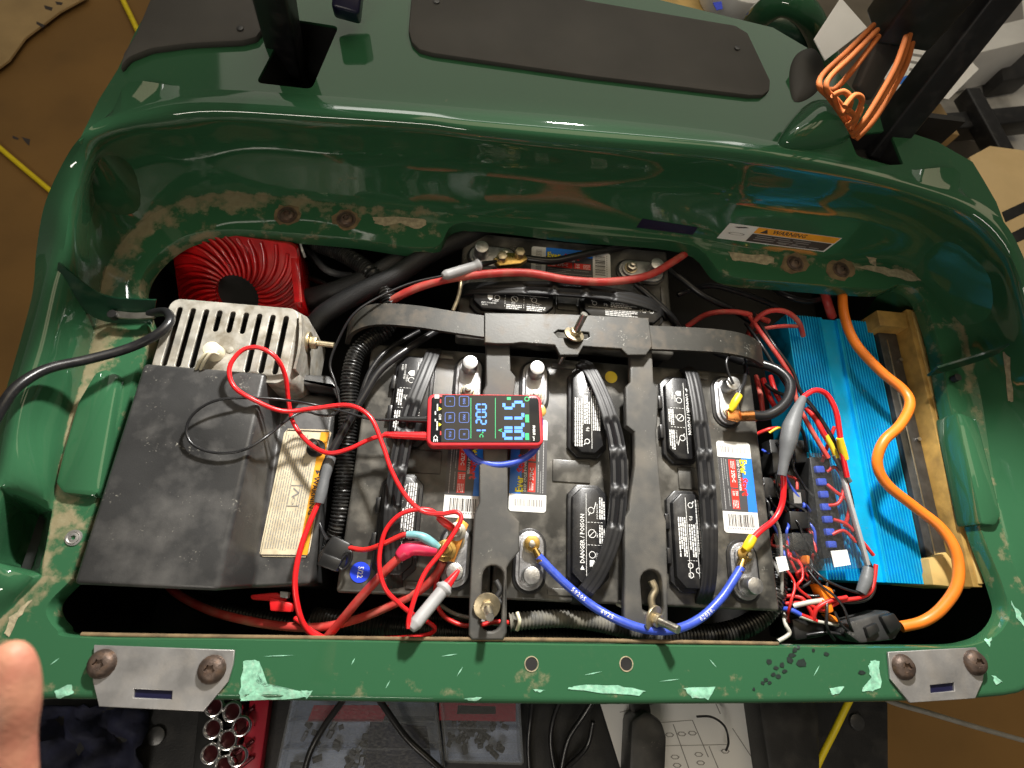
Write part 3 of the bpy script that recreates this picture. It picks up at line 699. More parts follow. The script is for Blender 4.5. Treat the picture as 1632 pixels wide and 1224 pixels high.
    for i, p in enumerate(q):
        tg = (q[min(i + 1, n - 1)] - q[max(i - 1, 0)]).normalized(); side = tg.cross(Vector((0, 0, 1))).normalized(); up = side.cross(tg).normalized()
        s = i / (n - 1); mid = .30 < s < .70; bar = False
        hw = .0088 + .0016 * math.exp(-((s - .5) / .22) ** 2)
        row = []
        win = 0
        if mid:
            db = min(abs(s - b) for b in (.30, .433, .566, .70)); win = min(1, max(0, (db - .006) / .018))
        for k in range(ws):
            a = -1 + 2 * k / (ws - 1); ab = abs(a)
            gm = 1.0 if .3 < ab < .75 else (.45 if .1 < ab < .9 else 0); ge = (0, .7, 1, .7)[k % 4]
            d = -.0040 * gm * win - .0007 * ge * (1 - win)
            row.append(p + side * hw * a + up * (.0032 + d - (.0010 if k in (0, ws - 1) else 0)))
        row += [p + side * hw + up * -.0025, p - side * hw + up * -.0025]
        Vh += row
    K = ws + 2
    for i in range(n - 1):
        for k in range(K): Fh.append((i * K + k, i * K + (k + 1) % K, (i + 1) * K + (k + 1) % K, (i + 1) * K + k))
    Fh += [tuple(range(K))[::-1], tuple(range((n - 1) * K, n * K))]
    obj('carry_strap', Vh, Fh, 'handle', t, False, smooth=45)
    return t
BG = 'deep cycle batteries in the bay'
b1 = battery('battery', (-PITCH, 0, 0), 0, [(-.004,.153,-.012),(-.004,.143,.010),(-.012,.105,.024),(-.024,.05,.030),(-.030,-.02,.031),(-.030,-.08,.027),(-.024,-.125,.014),(-.020,-.1535,-.012)],
             'black deep cycle battery with blue date dot, beside the black controller cover', BG)
b2 = battery('battery', (0, 0, 0), math.pi, [(-.016,.153,-.012),(-.018,.144,.010),(-.036,.115,.022),(-.052,.07,.028),(-.058,.01,.030),(-.055,-.04,.029),(-.043,-.09,.024),(-.026,-.135,.014),(-.016,-.1535,-.012)],
             'middle black battery of the row, between the two plastic hold-down straps', BG)
b3 = battery('battery', (PITCH, 0, 0), 0, [(-.010,.153,-.012),(-.008,.144,.012),(-.007,.10,.024),(-.007,.04,.030),(-.007,-.02,.031),(-.008,-.08,.028),(-.010,-.13,.016),(-.011,-.1535,-.012)],
             'black battery with full brand label showing, next to the clear fuse panel', BG)
b4 = battery('battery', (.0, .259, -.004), math.pi / 2, [(-.014,.153,-.012),(-.016,.140,.010),(-.016,.10,.020),(-.014,.05,.026),(-.012,-.02,.027),(-.014,-.08,.023),(-.020,-.13,.012),(-.026,-.1535,-.012)],
             'black battery lying crosswise in the shade behind the steel crossbar', BG)
# spot stickers
c = P(974, 601, .0008); yd = cyl('sticker', c.x, c.y, .0085, .0002, .0009, 'yellow', b2, True, n=24)
c = P(574, 912, .0008); bd = cyl('sticker', c.x, c.y, .0112, .0002, .0009, 'blue_dot', b1, True, n=28)
f = Flat(); f.text('5/22', 0, 0, 8.5, 'white_print', align='CENTER', bold=.015, sx=.85)
f.build('print', lambda u, v, h: c + Vector((v * .001, -u * .001, .0004)), bd)
# ================================================================== HOLD-DOWN
hd = thing('battery_hold_down', (0, .02, 0), 'rust-flecked black steel crossbar holding down two grey plastic battery straps', 'hold-down')
ribbon('crossbar_arm', [(556,532,.012),(566,514,.030),(600,502,.036),(660,505,.037),(720,514,.037),(790,524,.037)], (0,.030,.0), .006, 'rusty_bar', hd)
ribbon('crossbar_arm', [(1010,538,.037),(1090,541,.037),(1150,545,.036),(1190,553,.030),(1212,566,.012)], (0,.034,.0), .006, 'rusty_bar', hd)
cpx = [(772,498),(900,500),(1034,506),(1040,552),(1030,566),(1000,566),(990,556),(930,552),(922,566),(892,566),(884,550),(830,546),(818,548),(790,548),(772,546)]
slot_ = [tuple(p[:2]) for p in PP([(884,530),(890,526),(938,530),(940,536),(934,540),(890,537)], .043)]
Vp, Fp = holed_vf([tuple(p[:2]) for p in PP(cpx, .043)], [slot_], .036, .043, .0014); obj('crossbar', Vp, Fp, 'rusty_bar', hd, smooth=30)
def hold_strap(px, slot):
    Vp, Fp = holed_vf([tuple(p[:2]) for p in PP(px, .030)], [[tuple(p[:2]) for p in PP(slot, .030)]], .0175, .030, .0022)
    st = obj('plastic_strap', Vp, Fp, 'strap', hd, smooth=30)
    return st
def stadium_px(x0, y0, x1, y1, r):
    return caps(x0, y0, x1, y1, r, 7)
s1 = hold_strap([(774,540),(775,612),(770,622),(771,735),(764,742),(764,800),(756,818),(752,880),(748,960),(747,1012),(752,1020),(802,1020),(808,1008),(808,905),(812,898),(828,878),(828,832),(810,812),(809,700),(818,640),(822,600),(814,590),(812,540)], stadium_px(786,918,782,990,17))
s2 = hold_strap([(1004,545),(1005,608),(997,616),(998,678),(1011,688),(1012,740),(1003,800),(1003,812),(996,824),(996,900),(994,992),(1000,1003),(1058,1003),(1065,992),(1064,900),(1062,830),(1056,812),(1050,740),(1046,690),(1048,678),(1050,618),(1042,610),(1039,545)], stadium_px(1038,925,1041,968,17))
def hook_bolt(xw, yw, zw, tip, rw=.0125, m='zinc'):
    """washer, nut and threaded stud leaning towards tip (pixel, z)"""
    c = P(xw, yw, zw); t = P(*tip); d = (t - c).normalized(); q = d.to_track_quat('Z', 'Y').to_matrix()
    def ring_(name, r, z0, z1, mm, n, par):
        V, Fc = prism_vf(circ(0, 0, r, n), z0, z1); return obj(name, [c + q @ Vector(v) for v in V], Fc, mm, par, bevel=.0006)
    st = tube('hook_bolt', [c - d * .05, c, t], .0042, 'steel', hd, seg=12)
    ring_('washer', rw, -.0015, .0015, m, 22, st); ring_('nut', .0075, .0015, .0075, m, 6, st)
    n = int((t - c).length / .0013)
    Vt, Ft = [], []
    for k in range(6, n):
        V, Fc = prism_vf(circ(0, 0, .0046, 10), k * .0013, k * .0013 + .0006); b0 = len(Vt); Vt += [c + q @ Vector(v) for v in V]; Ft += [tuple(i + b0 for i in f) for f in Fc]
    if Vt: obj('thread', Vt, Ft, 'steel', st)
    return st
hook_bolt(915, 533, .045, (932, 500, .075), .0135)
hook_bolt(776, 966, .034, (781, 984, .062), .0145)
hook_bolt(1042, 986, .034, (1082, 1004, .058), .0145)
# wavy pressed plate inside the first strap's slot
tube('hook_spring', PP([(790,925),(797,940),(792,952),(800,962)], .022), .003, 'dark_metal', hd, seg=8)
tube('hook_rod', PP([(1038,925),(1044,940),(1038,955),(1041,975)], .020), .0045, 'zinc', hd, seg=8)
# ================================================================== CONTROLLER COVER
cc = thing('controller_cover', P(300, 760, -.2), 'dusty black plastic controller cover with a cream warning label', 'cover')
ZP, ZL = .058, -.004
back = [(226,580,-.12),(228,578,ZP),(424,594,ZP),(450,624,ZL),(536,632,ZL),(538,640,-.12)]
frnt = [(112,938,-.12),(115,931,ZP),(346,942,ZP),(403,937,ZL),(494,932,ZL),(492,940,-.12)]
bk = PP(back); fr = PP(frnt)
for a, b in ((0, 1), (5, 4)):   # side walls stand nearly upright
    bk[a] = Vector((bk[b].x + (-.004 if a == 0 else .004), bk[b].y + .004, -.16)); fr[a] = Vector((fr[b].x + (-.004 if a == 0 else .004), fr[b].y - .004, -.16))
n = len(bk); V = bk + fr
Fc = [(i, i + 1, n + i + 1, n + i) for i in range(n - 1)] + [tuple(range(n))[::-1], tuple(range(n, 2 * n)), (0, n, 2 * n - 1, n - 1)]
obj('shell', V, Fc, 'cover', cc, bevel=.005, seg=3)
# raised rim along the back edge of the lower ledge
block('back_rim', [(422,592),(524,598),(540,618),(536,634),(528,616),(432,608)], -.03, ZL + .022, 'cover', cc, .003)
lb = slab('warning_label', [(459,683),(523,685),(528,690),(524,704),(493,880),(487,888),(418,887),(413,881),(416,868),(453,690)], ZL + .0010, .0008, 'label_cream', cc, 0)
A, B_, C_, D_ = [P(x, y, ZL + .0012) for x, y in ((457,683),(527,686),(491,888),(413,887))]   # back-left, back-right, front-right, front-left
def cmap(u, v, h):   # u from the back edge to the front edge 0..1, v from left to right 0..1
    return (A.lerp(D_, u)).lerp(B_.lerp(C_, u), v) + Vector((0, 0, .0002 + h))
f = Flat(); f.rect(.015, .79, .985, .975, 'label_orange')
for a in ((.012,.02,.988,.02),(.012,.98,.988,.98),(.012,.02,.012,.98),(.988,.02,.988,.98)): f.line(*a, .008, 'dark_print', .0002)
f.poly([(.335,.82),(.335,.94),(.37,.88)], 'dark_print', .0003)
V2, F2 = text2d('WARNING', 1, 'LEFT', .015); b0 = len(f.V); f.V += [(.385 + p[0] * .062, .875 + p[1] * .16, .0003) for p in V2]
for q in F2: f.F.append(tuple(i + b0 for i in q)); f.M.append(f.mi('dark_print'))
for k in range(13): f.rows(.28 if k > 8 else .05 + .02 * (k % 2), .94, .08 + k * .053, .01, 1, .016, 'grey_print', .0002) if not (5 < k < 9) else (f.rows(.05, .42, .08 + k * .053, .01, 1, .016, 'grey_print', .0002), f.rows(.66, .95, .08 + k * .053, .01, 1, .016, 'grey_print', .0002))
for a in ((.46,.36,.62,.36),(.46,.60,.62,.60),(.46,.36,.46,.60),(.62,.36,.62,.60)): f.line(*a, .006, 'grey_print', .0002)
f.line(.48,.42,.52,.56,.012,'grey_print',.0002); f.line(.52,.56,.55,.42,.012,'grey_print',.0002); f.ring(.58,.47,.03,.008,'grey_print',.0002)
f.build('print', cmap, lb)
c = P(504, 715, ZL); kb = cyl('knob_screw', c.x, c.y, .011, ZL - .001, ZL + .004, 'black', cc, True, n=20, bevel=.001); cyl('knob', c.x - .001, c.y + .002, .0068, ZL + .003, ZL + .020, 'cover', kb, True, n=18, r1=.006, bevel=.0015)
# ================================================================== ALUMINIUM RESISTOR BOX
rb = thing('resistor_box', P(370, 540, -.1), 'slotted aluminium resistor cover standing behind the black controller cover', 'resistor')
ZR = .052
cpts = PP([(268,476),(478,491),(472,600),(236,580)], ZR)
x0 = min(cpts[0].x, cpts[3].x) + .004; x1 = cpts[1].x; y1 = (cpts[0].y + cpts[1].y) / 2; y0 = y1 - .098
ang = 0
outl = rrect(x0, y0, x1, y1, .012)
slots = []
nx = 9
for k in range(nx):
    xs = P(288 + k * 21.3, 487 + k * 1.0, ZR).x; short = k in (3, 4, 5)
    slots.append(caps(xs, y1 - .014, xs, y1 - (.036 if short else .084), .0032, 6))
Vp, Fp = holed_vf(outl, slots, ZR - .003, ZR, .0007); rp = obj('slotted_top', Vp, Fp, 'alu', rb, smooth=30)
inn = rrect(x0 + .001, y0 + .001, x1 - .001, y1 - .001, .012); q = len(outl)
Vw = [(p[0], p[1], ZR - .001) for p in outl] + [(p[0] + (.010 if p[0] > (x0 + x1) / 2 else -.006), p[1], ZR - .015) for p in outl] + [(p[0] + (.012 if p[0] > (x0 + x1) / 2 else -.006), p[1], ZR - .10) for p in outl]
Fw = [(j * q + i, j * q + (i + 1) % q, (j + 1) * q + (i + 1) % q, (j + 1) * q + i) for j in range(2) for i in range(q)]
obj('cover_wall', Vw, Fw, 'alu', rb, smooth=60)
box('resistor_coil', (x0 + .012, y0 + .01, ZR - .06), (x1 - .012, y1 - .01, ZR - .03), 'bay', rb, True)
c = P(344, 564, ZR); cyl('grommet', c.x, c.y, .0105, ZR - .001, ZR + .016, 'cream', rb, True, n=20, r1=.009, bevel=.002)
c2 = P(338, 562, ZR + .015)
for dx in (0, .005): tube('grommet_lead', [c2 + Vector((dx, 0, -.004)), c2 + Vector((dx - .004, -.002, .004)), c2 + Vector((dx - .012, -.012, -.002)), c2 + Vector((dx - .022, -.022, -.018))], .0017, 'cream', rb, seg=8)
c = P(367, 558, ZR); cyl('rivet', c.x, c.y, .0042, ZR - .001, ZR + .0012, 'alu', rb, True, n=14, bevel=.0005)
a = P(490, 545, .035); d = Vector((1, -.05, .0))
tube('side_stud', [a - d * .02, a, a + d * .032], .0035, 'zinc', rb, seg=10)
for nm, r, w_, at_ in (('side_washer', .013, .003, 0), ('side_nut', .0085, .008, .004)):
    V, Fc = prism_vf(circ(0, 0, r, 6 if 'nut' in nm else 18), 0, w_); qq = d.normalized().to_track_quat('Z', 'Y').to_matrix(); obj(nm, [a + d * at_ + qq @ Vector(v) for v in V], Fc, 'zinc', rb, bevel=.0008)
ribbon('side_bracket', [(478,600,.03),(484,575,.035),(487,545,.035),(486,515,.032)], (0,0,.05), .003, 'alu', rb)
# ================================================================== RED RIBBED HOUSING (deep behind the resistor)
rf = thing('ribbed_fan_housing', P(385, 430, -.1), 'glossy red ribbed plastic fan housing in the dark behind the slotted aluminium box', 'fan')
c0 = P(372, 452, .0); nrm = Vector((-.05, -.75, .66)).normalized(); qq = nrm.to_track_quat('Z', 'X').to_matrix(); c0 = P(380, 470, -.045)
HS = .084
Vd, Fd = holed_vf(rrect(-HS, -HS, HS, HS, .012), [circ(0, 0, .030, 24)], -.008, 0); obj('frame_plate', [c0 + qq @ Vector(v) for v in Vd], Fd, 'red_plastic', rf)
for k in range(34):
    a = 2 * math.pi * k / 34; pts = []; th_e = a + .5; re_ = min(.100, HS * .96 / max(abs(math.cos(th_e)), abs(math.sin(th_e))))
    for j in range(6):
        r = .030 + (re_ - .030) * j / 5; th = a + .5 * (j / 5) ** 1.3; pts.append(c0 + qq @ Vector((r * math.cos(th), r * math.sin(th), .001 + .004 * math.sin(math.pi * min(1, j / 5 + .1)))))
    tube('rib', pts, .0026, 'red_plastic', rf, seg=7, sm=3)
Vd, Fd = prism_vf(circ(0, 0, .030, 24), -.02, -.004); obj('hub', [c0 + qq @ Vector(v) for v in Vd], Fd, 'bay', rf)
block('side_frame', [(452,376),(474,378),(482,482),(468,482),(462,400)], -.06, .004, 'red_plastic', rf, .002)
block('side_sticker', [(474,380),(477,380),(484,400),(481,402)], -.01, .0045, 'label_white', rf, 0)
# ================================================================== MULTIMETER
mm = thing('multimeter', P(777, 668, .026), 'slim red multimeter with lit blue digits lying across two batteries', 'multimeter')
MT = .046
a, b, c_, d_ = P(681,628,MT), P(864,628,MT), P(866,712,MT), P(680,710,MT)
ux = ((b - a) + (c_ - d_)).normalized(); uy = Vector((-ux.y, ux.x, 0)); mc = (a + b + c_ + d_) / 4; ML = ((b - a).length + (c_ - d_).length) / 2; MH = ((a - d_).length + (b - c_).length) / 2
def mmap(u, v, h=0): return mc + ux * u + uy * v + Vector((0, 0, h))
def mprism(name, out, z0, z1, m, par, bevel=0): 
    V, Fc = prism_vf(out, z0, z1); return obj(name, [mmap(*v) for v in V], Fc, m, par, bevel=bevel, seg=3)
hx, hy = ML / 2, MH / 2
mprism('case', rrect(-hx, -hy, hx, hy, .009), -.017, 0, 'meter_red', mm, .0028)
gl = mprism('glass', rrect(-hx + .0045, -hy + .0042, hx - .0038, hy - .0042, .004), -.002, .0004, 'meter_glass', mm, .0003)
def K(x, y):   # zoomed-photo coordinates (1632 px wide view of 670..880) -> meter plane
    p = P(670 + x / 7.771, 610 + y / 7.771, MT); e = p - mc; return e.dot(ux), e.dot(uy)
def kk(*xy): return [K(*p) for p in xy]
f = Flat()
p0, p1 = K(270, 150), K(1365, 735); f.poly([(p0[0], p0[1]), (p0[0], p1[1]), (p1[0], p1[1]), (p1[0], p0[1])], 'lcd')
def seg7(ch, x0, x1, y0, y1, m, th, e=12):
    """digit lying on its side, top towards +x: x0..x1 foot to head, y0..y1 left edge (upper in view) to right edge"""
    S7 = {'0': 'abcdef', '1': 'bc', '2': 'abged', '5': 'afgcd', '7': 'abc', '8': 'abcdefg'}[ch]; xm = (x0 + x1) / 2; g = .8
    def seg(xa, ya, xb, yb):
        A_, B2 = Vector(K(xa, ya)), Vector(K(xb, yb)); f.line(A_.x, A_.y, B2.x, B2.y, th, m, .0002)
    if 'a' in S7: seg(x1, y0 + e, x1, y1 - e)
    if 'd' in S7: seg(x0, y0 + e, x0, y1 - e)
    if 'g' in S7: seg(xm, y0 + e, xm, y1 - e)
    if 'f' in S7: seg(xm + e, y0, x1 - e * .4, y0)
    if 'b' in S7: seg(xm + e, y1, x1 - e * .4, y1)
    if 'e' in S7: seg(x0 + e * .4, y0, xm - e, y0)
    if 'c' in S7: seg(x0 + e * .4, y1, xm - e, y1)
TH = .0036
for ch, y0, y1 in (('5', 243, 316), ('7', 366, 440), ('7', 488, 560), ('0', 604, 690)): seg7(ch, 1034, 1268, y0, y1, 'seg_blue', TH)
for ch, y0, y1 in (('0', 270, 336), ('0', 366, 428), ('2', 456, 512), ('1', 540, 592)): seg7(ch, 694, 812, y0, y1, 'seg_blue', .0019, 7)
for x in (625, 928): q0, q1 = K(x, 190), K(x, 690); f.line(*q0, *q1, .0007, 'seg_green', .0002)
for x, y in ((1322, 445), (1322, 668)):
    q0, q1 = K(x - 26, y - 48 if y < 500 else y - 42), K(x + 24, y + 48 if y < 500 else y + 42); f.rect(min(q0[0], q1[0]), min(q0[1], q1[1]), max(q0[0], q1[0]), max(q0[1], q1[1]), 'seg_green', .0002)
q0, q1 = K(1070, 180), K(1120, 215); f.rect(min(q0[0], q1[0]), min(q0[1], q1[1]), max(q0[0], q1[0]), max(q0[1], q1[1]), 'seg_green', .0002)
f.ring(*K(1318, 204), .0031, .001, 'seg_green', .0002)
def mtext(s, x, y, size, m, align='CENTER', bold=.01, sx=1.0):
    V2, F2 = text2d(s, size, align, bold, sx); cx_, cy_ = K(x, y); b0 = len(f.V); f.V += [(cx_ + p[1], cy_ - p[0], .0002) for p in V2]
    for q in F2: f.F.append(tuple(i + b0 for i in q)); f.M.append(f.mi(m))
mtext('V', 985, 590, .0062, 'seg_green', bold=.03); mtext('°C', 752, 642, .0065, 'seg_green', bold=.03)
for x, w_ in ((365, 1), (540, 1)):
    for y, t in ((232, {365: '+', 540: 'RNG'}[x]), (432, {365: 'REL', 540: 'MAX'}[x]), (640, {365: 'FUN', 540: 'H'}[x])):
        q0, q1 = K(x - 60, y + 62), K(x + 60, y - 62)
        rr = rrect(min(q0[0], q1[0]), min(q0[1], q1[1]), max(q0[0], q1[0]), max(q0[1], q1[1]), .0022, 4)
        for i in range(len(rr)): f.line(*rr[i], *rr[(i + 1) % len(rr)], .0006, 'seg_dim', .0002)
        mtext(t, x, y, .0042, 'seg_dim', bold=.02, sx=.8)
mtext('FNIRSI', 1404, 590, .0042, 'white_print', bold=.03); mtext('pro', 1406, 695, .0038, 'white_print', bold=.02)
mtext('CE', 185, 690, .0070, 'white_print', bold=.02); mtext('COM', 242, 425, .0040, 'white_print', bold=.02, sx=.8)
q0, q1 = K(178, 150), K(232, 196); f.rect(min(q0[0], q1[0]), min(q0[1], q1[1]), max(q0[0], q1[0]), max(q0[1], q1[1]), 'white_print', .0001)
for y in (325, 520): f.poly(kk((228, y - 22), (228, y + 22), (264, y)), 'label_yellow', .0002)
for y0, y1, x in ((265, 350, 212), (480, 590, 208), (355, 400, 186), (450, 480, 186)): q0, q1 = K(x, y0), K(x, y1); f.line(*q0, *q1, .0014, 'white_print', .0002)
for y in (225, 620): q0, q1 = K(250, y - 20), K(250, y + 30); f.line(*q0, *q1, .0014, 'red_print', .0002)
f.build('display', lambda u, v, h: mmap(u, v, .0006 + h), gl)
# ================================================================== TEST LEADS
def lead(name, loc, label): return thing(name, loc, label, 'test lead')
zc = ZP + .004
tl = lead('test_lead', P(460, 640, ZL), 'bright red test lead looping from the multimeter to a grey probe by the bus bar')
def cone(name, a, b, r0, r1, m, par, n=14):
    return tube(name, [a, a.lerp(b, .5), b], lambda s: r0 + (r1 - r0) * s, m, par, seg=n, sm=2)
cone('plug', mmap(-hx + .006, K(0, 640)[1], -.009), P(612, 693, .036), .0055, .0034, 'red_lead', tl)
wire('wire', [(618,693,.036),(590,700,.036),(555,716,.036),(522,722,.034),(492,706,.026),(468,675,.022),(460,640,.032),(455,600,.052),(440,570,.070),(412,554,.076),(385,559,.077),(366,585,.075),(372,615,.071),(402,636,.068),(450,655,.054),(500,651,.046),(555,646,.050),(590,665,.052),(610,710,.050),(624,750,.048),(645,788,.044),(672,814,.040),(702,819,.042),(726,816,.045),(735,824,.046),(728,842,.048),(703,880,.050),(678,912,.052),(662,950,.054),(652,985,.053),(651,1001,.051)], 4.6, 'red_lead', '', '', tl, seg=10)
a_, b_ = P(655,1003,.050), P(712,933,.034); dd = (b_ - a_)
tube('probe_grip', [a_, a_ + dd * .1, a_ + dd * .2, a_ + dd * .45, a_ + dd * .8, a_ + dd * .86, b_], lambda s: .0042 + .0028 * min(1, s * 5) + (.0026 if .84 < s < .93 else 0), 'grip', tl, seg=16, sm=4)
cone('probe_nose', b_ - dd * .02, P(731,909,.026), .0058, .0022, 'red_lead', tl)
cone('probe_tip', P(730,911,.027), P(733,906,.022), .0012, .0006, 'steel', tl, 8)
bl = lead('test_lead', P(400, 700, ZP), 'thin black test lead looped on the controller cover, grey probe at the crosswise battery')
cone('plug', mmap(-hx + .006, K(0, 430)[1], -.009), P(634, 668, .036), .0048, .0030, 'black', bl)
wire('wire', [(640,668,.036),(592,668,.036),(545,655,.034),(500,645,.036),(450,637,.056),(395,634,.068),(345,638,.073),(310,658,.072),(297,684,.069),(305,706,.067),(330,719,.066),(362,722,.066),(396,714,.065),(430,692,.056),(460,668,.032),(485,656,.024),(512,662,.024),(534,660,.026),(541,645,.028),(534,610,.032),(526,580,.034),(538,545,.040),(560,505,.050),(592,480,.050),(650,453,.046),(704,440,.044)], 2.7, 'black_wire', '', '', bl, seg=8)
a_, b_ = P(705,440,.044), P(765,422,.036); dd = b_ - a_
tube('probe_grip', [a_, a_ + dd * .1, a_ + dd * .2, a_ + dd * .5, a_ + dd * .88, b_], lambda s: .0040 + .0028 * min(1, s * 5) + (.0022 if .80 < s < .93 else 0), 'grip', bl, seg=16, sm=4)
cone('probe_nose', b_ - dd * .02, P(792,416,.026), .0050, .0014, 'black', bl)
# ================================================================== HOSES AND LOOMS
HG = 'corrugated looms in the bay'
def hose(px, rpx, label, m='hose', corr=.0042, z=0, group=None):
    return wire('corrugated_hose', px, rpx, m, label, 'hose', z=z, corr=corr, seg=14, group=group)
hose([(470,372,-.03),(505,388,-.02),(545,404,-.005),(585,430,.005),(612,462,.008),(622,495,.006),(614,525,.004),(590,542,.006),(568,565,.008),(558,605,.006),(556,655,.0),(551,720,-.006),(546,790,-.014),(538,845,-.025),(520,890,-.05)], 14.5, 'black corrugated hose running under the crossbar and down beside the controller cover')
for px, lab in (([(500,520,-.02),(520,498,.0),(575,466,.01),(630,440,.012),(690,402,.006),(770,368,-.01),(840,350,-.03)], 'thick black braided sleeve climbing to the middle of the back wall'),
                ([(480,478,-.03),(540,462,-.01),(600,436,-.002),(660,398,-.01),(740,358,-.03),(800,340,-.05)], 'thick black braided sleeve tucked under its twin below the back wall')):
    wire('braided_sleeve', px, 15, 'braid', lab, 'hose', seg=14, step=.004)
hose([(812,992,-.012),(850,988,-.012),(900,986,-.014),(950,992,-.018),(1000,1003,-.024),(1050,1012,-.03)], 14, 'dusty grey corrugated loom between the two strap ends', 'hose_dusty')
hose([(500,985,-.07),(620,1000,-.06),(760,1012,-.06),(900,1018,-.055),(1000,1020,-.05),(1090,1014,-.04),(1150,1010,-.034),(1195,995,-.03),(1226,968,-.03),(1238,930,-.034),(1234,880,-.05)], 17, 'long black corrugated loom along the front of the batteries, curling up at the fuse panel')
hose([(470,1000,-.12),(560,985,-.09),(660,985,-.085),(760,990,-.085),(830,1000,-.08)], 16, 'short black corrugated loom deep below the red battery cables')
hose([(260,930,-.14),(330,965,-.11),(420,985,-.10),(520,1005,-.10)], 14, 'black corrugated loom deep below the controller cover')
c = P(822, 992, -.012); tube('cable_tie', [P(824,976,.004), P(828,990,.0065), P(824,1004,.0)], .0022, 'cream', tag(thing('cable_tie', c, 'yellowed cable tie around the dusty grey loom', 'cable tie')), seg=8)
# ================================================================== BACK OF THE BAY
wire('battery_cable', [(590,505,-.01),(640,470,.02),(700,448,.030),(770,437,.034),(840,435,.034),(905,446,.034),(970,449,.032),(1030,440,.028),(1068,420,.02),(1100,398,.0),(1130,370,-.03)], 8.5, 'red_dusty', 'thick dusty red cable sweeping across the crosswise battery', 'cable')
wire('battery_cable', [(1012,452,.012),(1040,476,.010),(1070,505,.002),(1085,530,-.02)], 7, 'black_wire', 'short black cable leaving the crosswise battery on the fuse panel side', 'cable')
wire('battery_cable', [(838,412,.012),(880,416,.014),(920,408,.010),(970,398,.0),(1050,385,-.02)], 8, 'black_wire', 'black cable from the brass clamp on the crosswise battery', 'cable')
for i, (px, lab) in enumerate((([(700,525,-.005),(650,556,.012),(606,590,.020),(580,630,.022),(549,683,.022),(522,735,.022),(514,760,.020)], 'glossy black cable running down past the first battery into a grey sleeve'),
               ([(668,528,-.012),(620,556,.006),(592,588,.012),(576,628,.012),(560,680,.0)], 'thin black cable behind the glossy one at the first battery corner'))):
    wire('battery_cable', px, 8.5 if i == 0 else 5, 'black_wire', lab, 'cable', seg=12)
for i, (px, r_, m_, lab) in enumerate((([(1040,415,-.03),(1080,440,-.02),(1120,470,-.02),(1170,495,-.03),(1210,520,-.05)], 7, 'black_wire', 'black cable in the dark corner between crosswise battery and inverter'),
    ([(1080,470,-.04),(1130,455,-.03),(1190,470,-.03),(1240,490,-.04)], 6, 'black_wire', 'second black cable crossing the dark corner above the inverter'), ([(1095,520,-.06),(1130,500,-.03),(1180,498,-.02),(1225,512,-.03)], 5.5, 'red_dusty', 'dull red cable in the dark corner behind the crossbar end'),
    ([(1220,450,-.05),(1250,470,-.02),(1290,480,-.02),(1330,470,-.04)], 6, 'black_wire', 'black cable above the inverter below the rim bolts'), ([(1310,455,-.03),(1318,480,-.02),(1326,505,-.04)], 9, 'red_dusty', 'stubby dull red cable end above the inverter'),
    ([(490,395,-.05),(520,430,-.04),(560,440,-.05)], 8, 'grey_boot', 'grey hose stub in the dark beside the red fan housing'), ([(485,440,-.06),(520,455,-.03),(545,480,-.04)], 6, 'black_wire', 'black cable dropping beside the red fan housing'))):
    wire('bay_cable', px, r_, m_, lab, 'cable', seg=10)
bc = thing('terminal_clamp', P(815, 412, 0), 'corroded brass cable clamp on the crosswise battery', 'clamp')
q = P(812, 408, .012); block('clamp_bar', [(785,412),(800,402),(835,402),(842,412),(830,420),(795,424)], .010, .020, 'brass', bc, .002)
for x, y in ((800,412),(828,406)): c = P(x, y, .020); cyl('clamp_nut', c.x, c.y, .0075, .019, .029, 'zinc', bc, True, n=6, bevel=.001)
wire('thin_wire', [(735,432,.03),(734,455,.03),(730,475,.025),(722,495,.02)], 4, 'zinc', 'bronze coloured thin cable below the black probe', 'wire')
# ================================================================== RED AND BLUE BATTERY CABLES
bb = thing('bus_bar', P(715, 862, .02), 'orange copper bus bar bolted on the first battery terminal', 'bus bar')
obb = PP([(731,824),(747,836),(724,896),(706,892),(700,876)], .023); prism('bar', [tuple(p[:2]) for p in obb], .0195, .0235, 'busbar', bb, True, bevel=.0008)
c = P(728, 847, .024); cyl('washer', c.x, c.y, .0105, .0235, .0250, 'steel', bb, True, n=22, bevel=.0005); n_ = cyl('nut', c.x, c.y, .0068, .0250, .0310, 'steel', bb, True, n=6, bevel=.001); cyl('stud', c.x, c.y, .0036, .030, .0345, 'steel', n_, True, n=12)
c = P(710, 877, .030); cyl('ring_lug', c.x, c.y, .0120, .0235, .0262, 'brass', bb, True, n=22, bevel=.0006); n_ = cyl('nut', c.x, c.y, .0085, .0262, .0350, 'brass', bb, True, n=6, bevel=.0012); cyl('stud', c.x, c.y, .0042, .034, .0395, 'brass', n_, True, n=12)
block('lug_tail', [(690,868),(704,868),(702,890),(692,888)], .020, .027, 'brass', bb, .001)
def boot(name, px, radii, m, label=None, cat=None, parent=None):
    pts = PP(px); k = len(radii)
    def rf_(s): i = min(k - 2, int(s * (k - 1))); t = s * (k - 1) - i; return radii[i] + (radii[i + 1] - radii[i]) * t
    o = tube(name, pts, rf_, m, parent, seg=14)
    return tag(o, label, cat) if label else o
rc = thing('battery_cable', P(600, 930, 0), 'thick red cable with a pink boot dropping from the bus bar over the rail side', 'cable')
wire('wire', [(640,885,.022),(612,912,.016),(575,952,.0),(545,988,-.015),(512,1026,-.035)], 9.5, 'red_dusty', '', '', rc, seg=14)
boot('boot', [(636,888,.022),(650,876,.024),(668,874,.025),(688,876,.025),(697,877,.025)], [.0062,.0092,.0076,.0080,.0068,.005], 'pink_boot', parent=rc)
rc = thing('battery_cable', P(560, 985, -.05), 'thick red cable curving from the bus bar under the controller cover', 'cable')
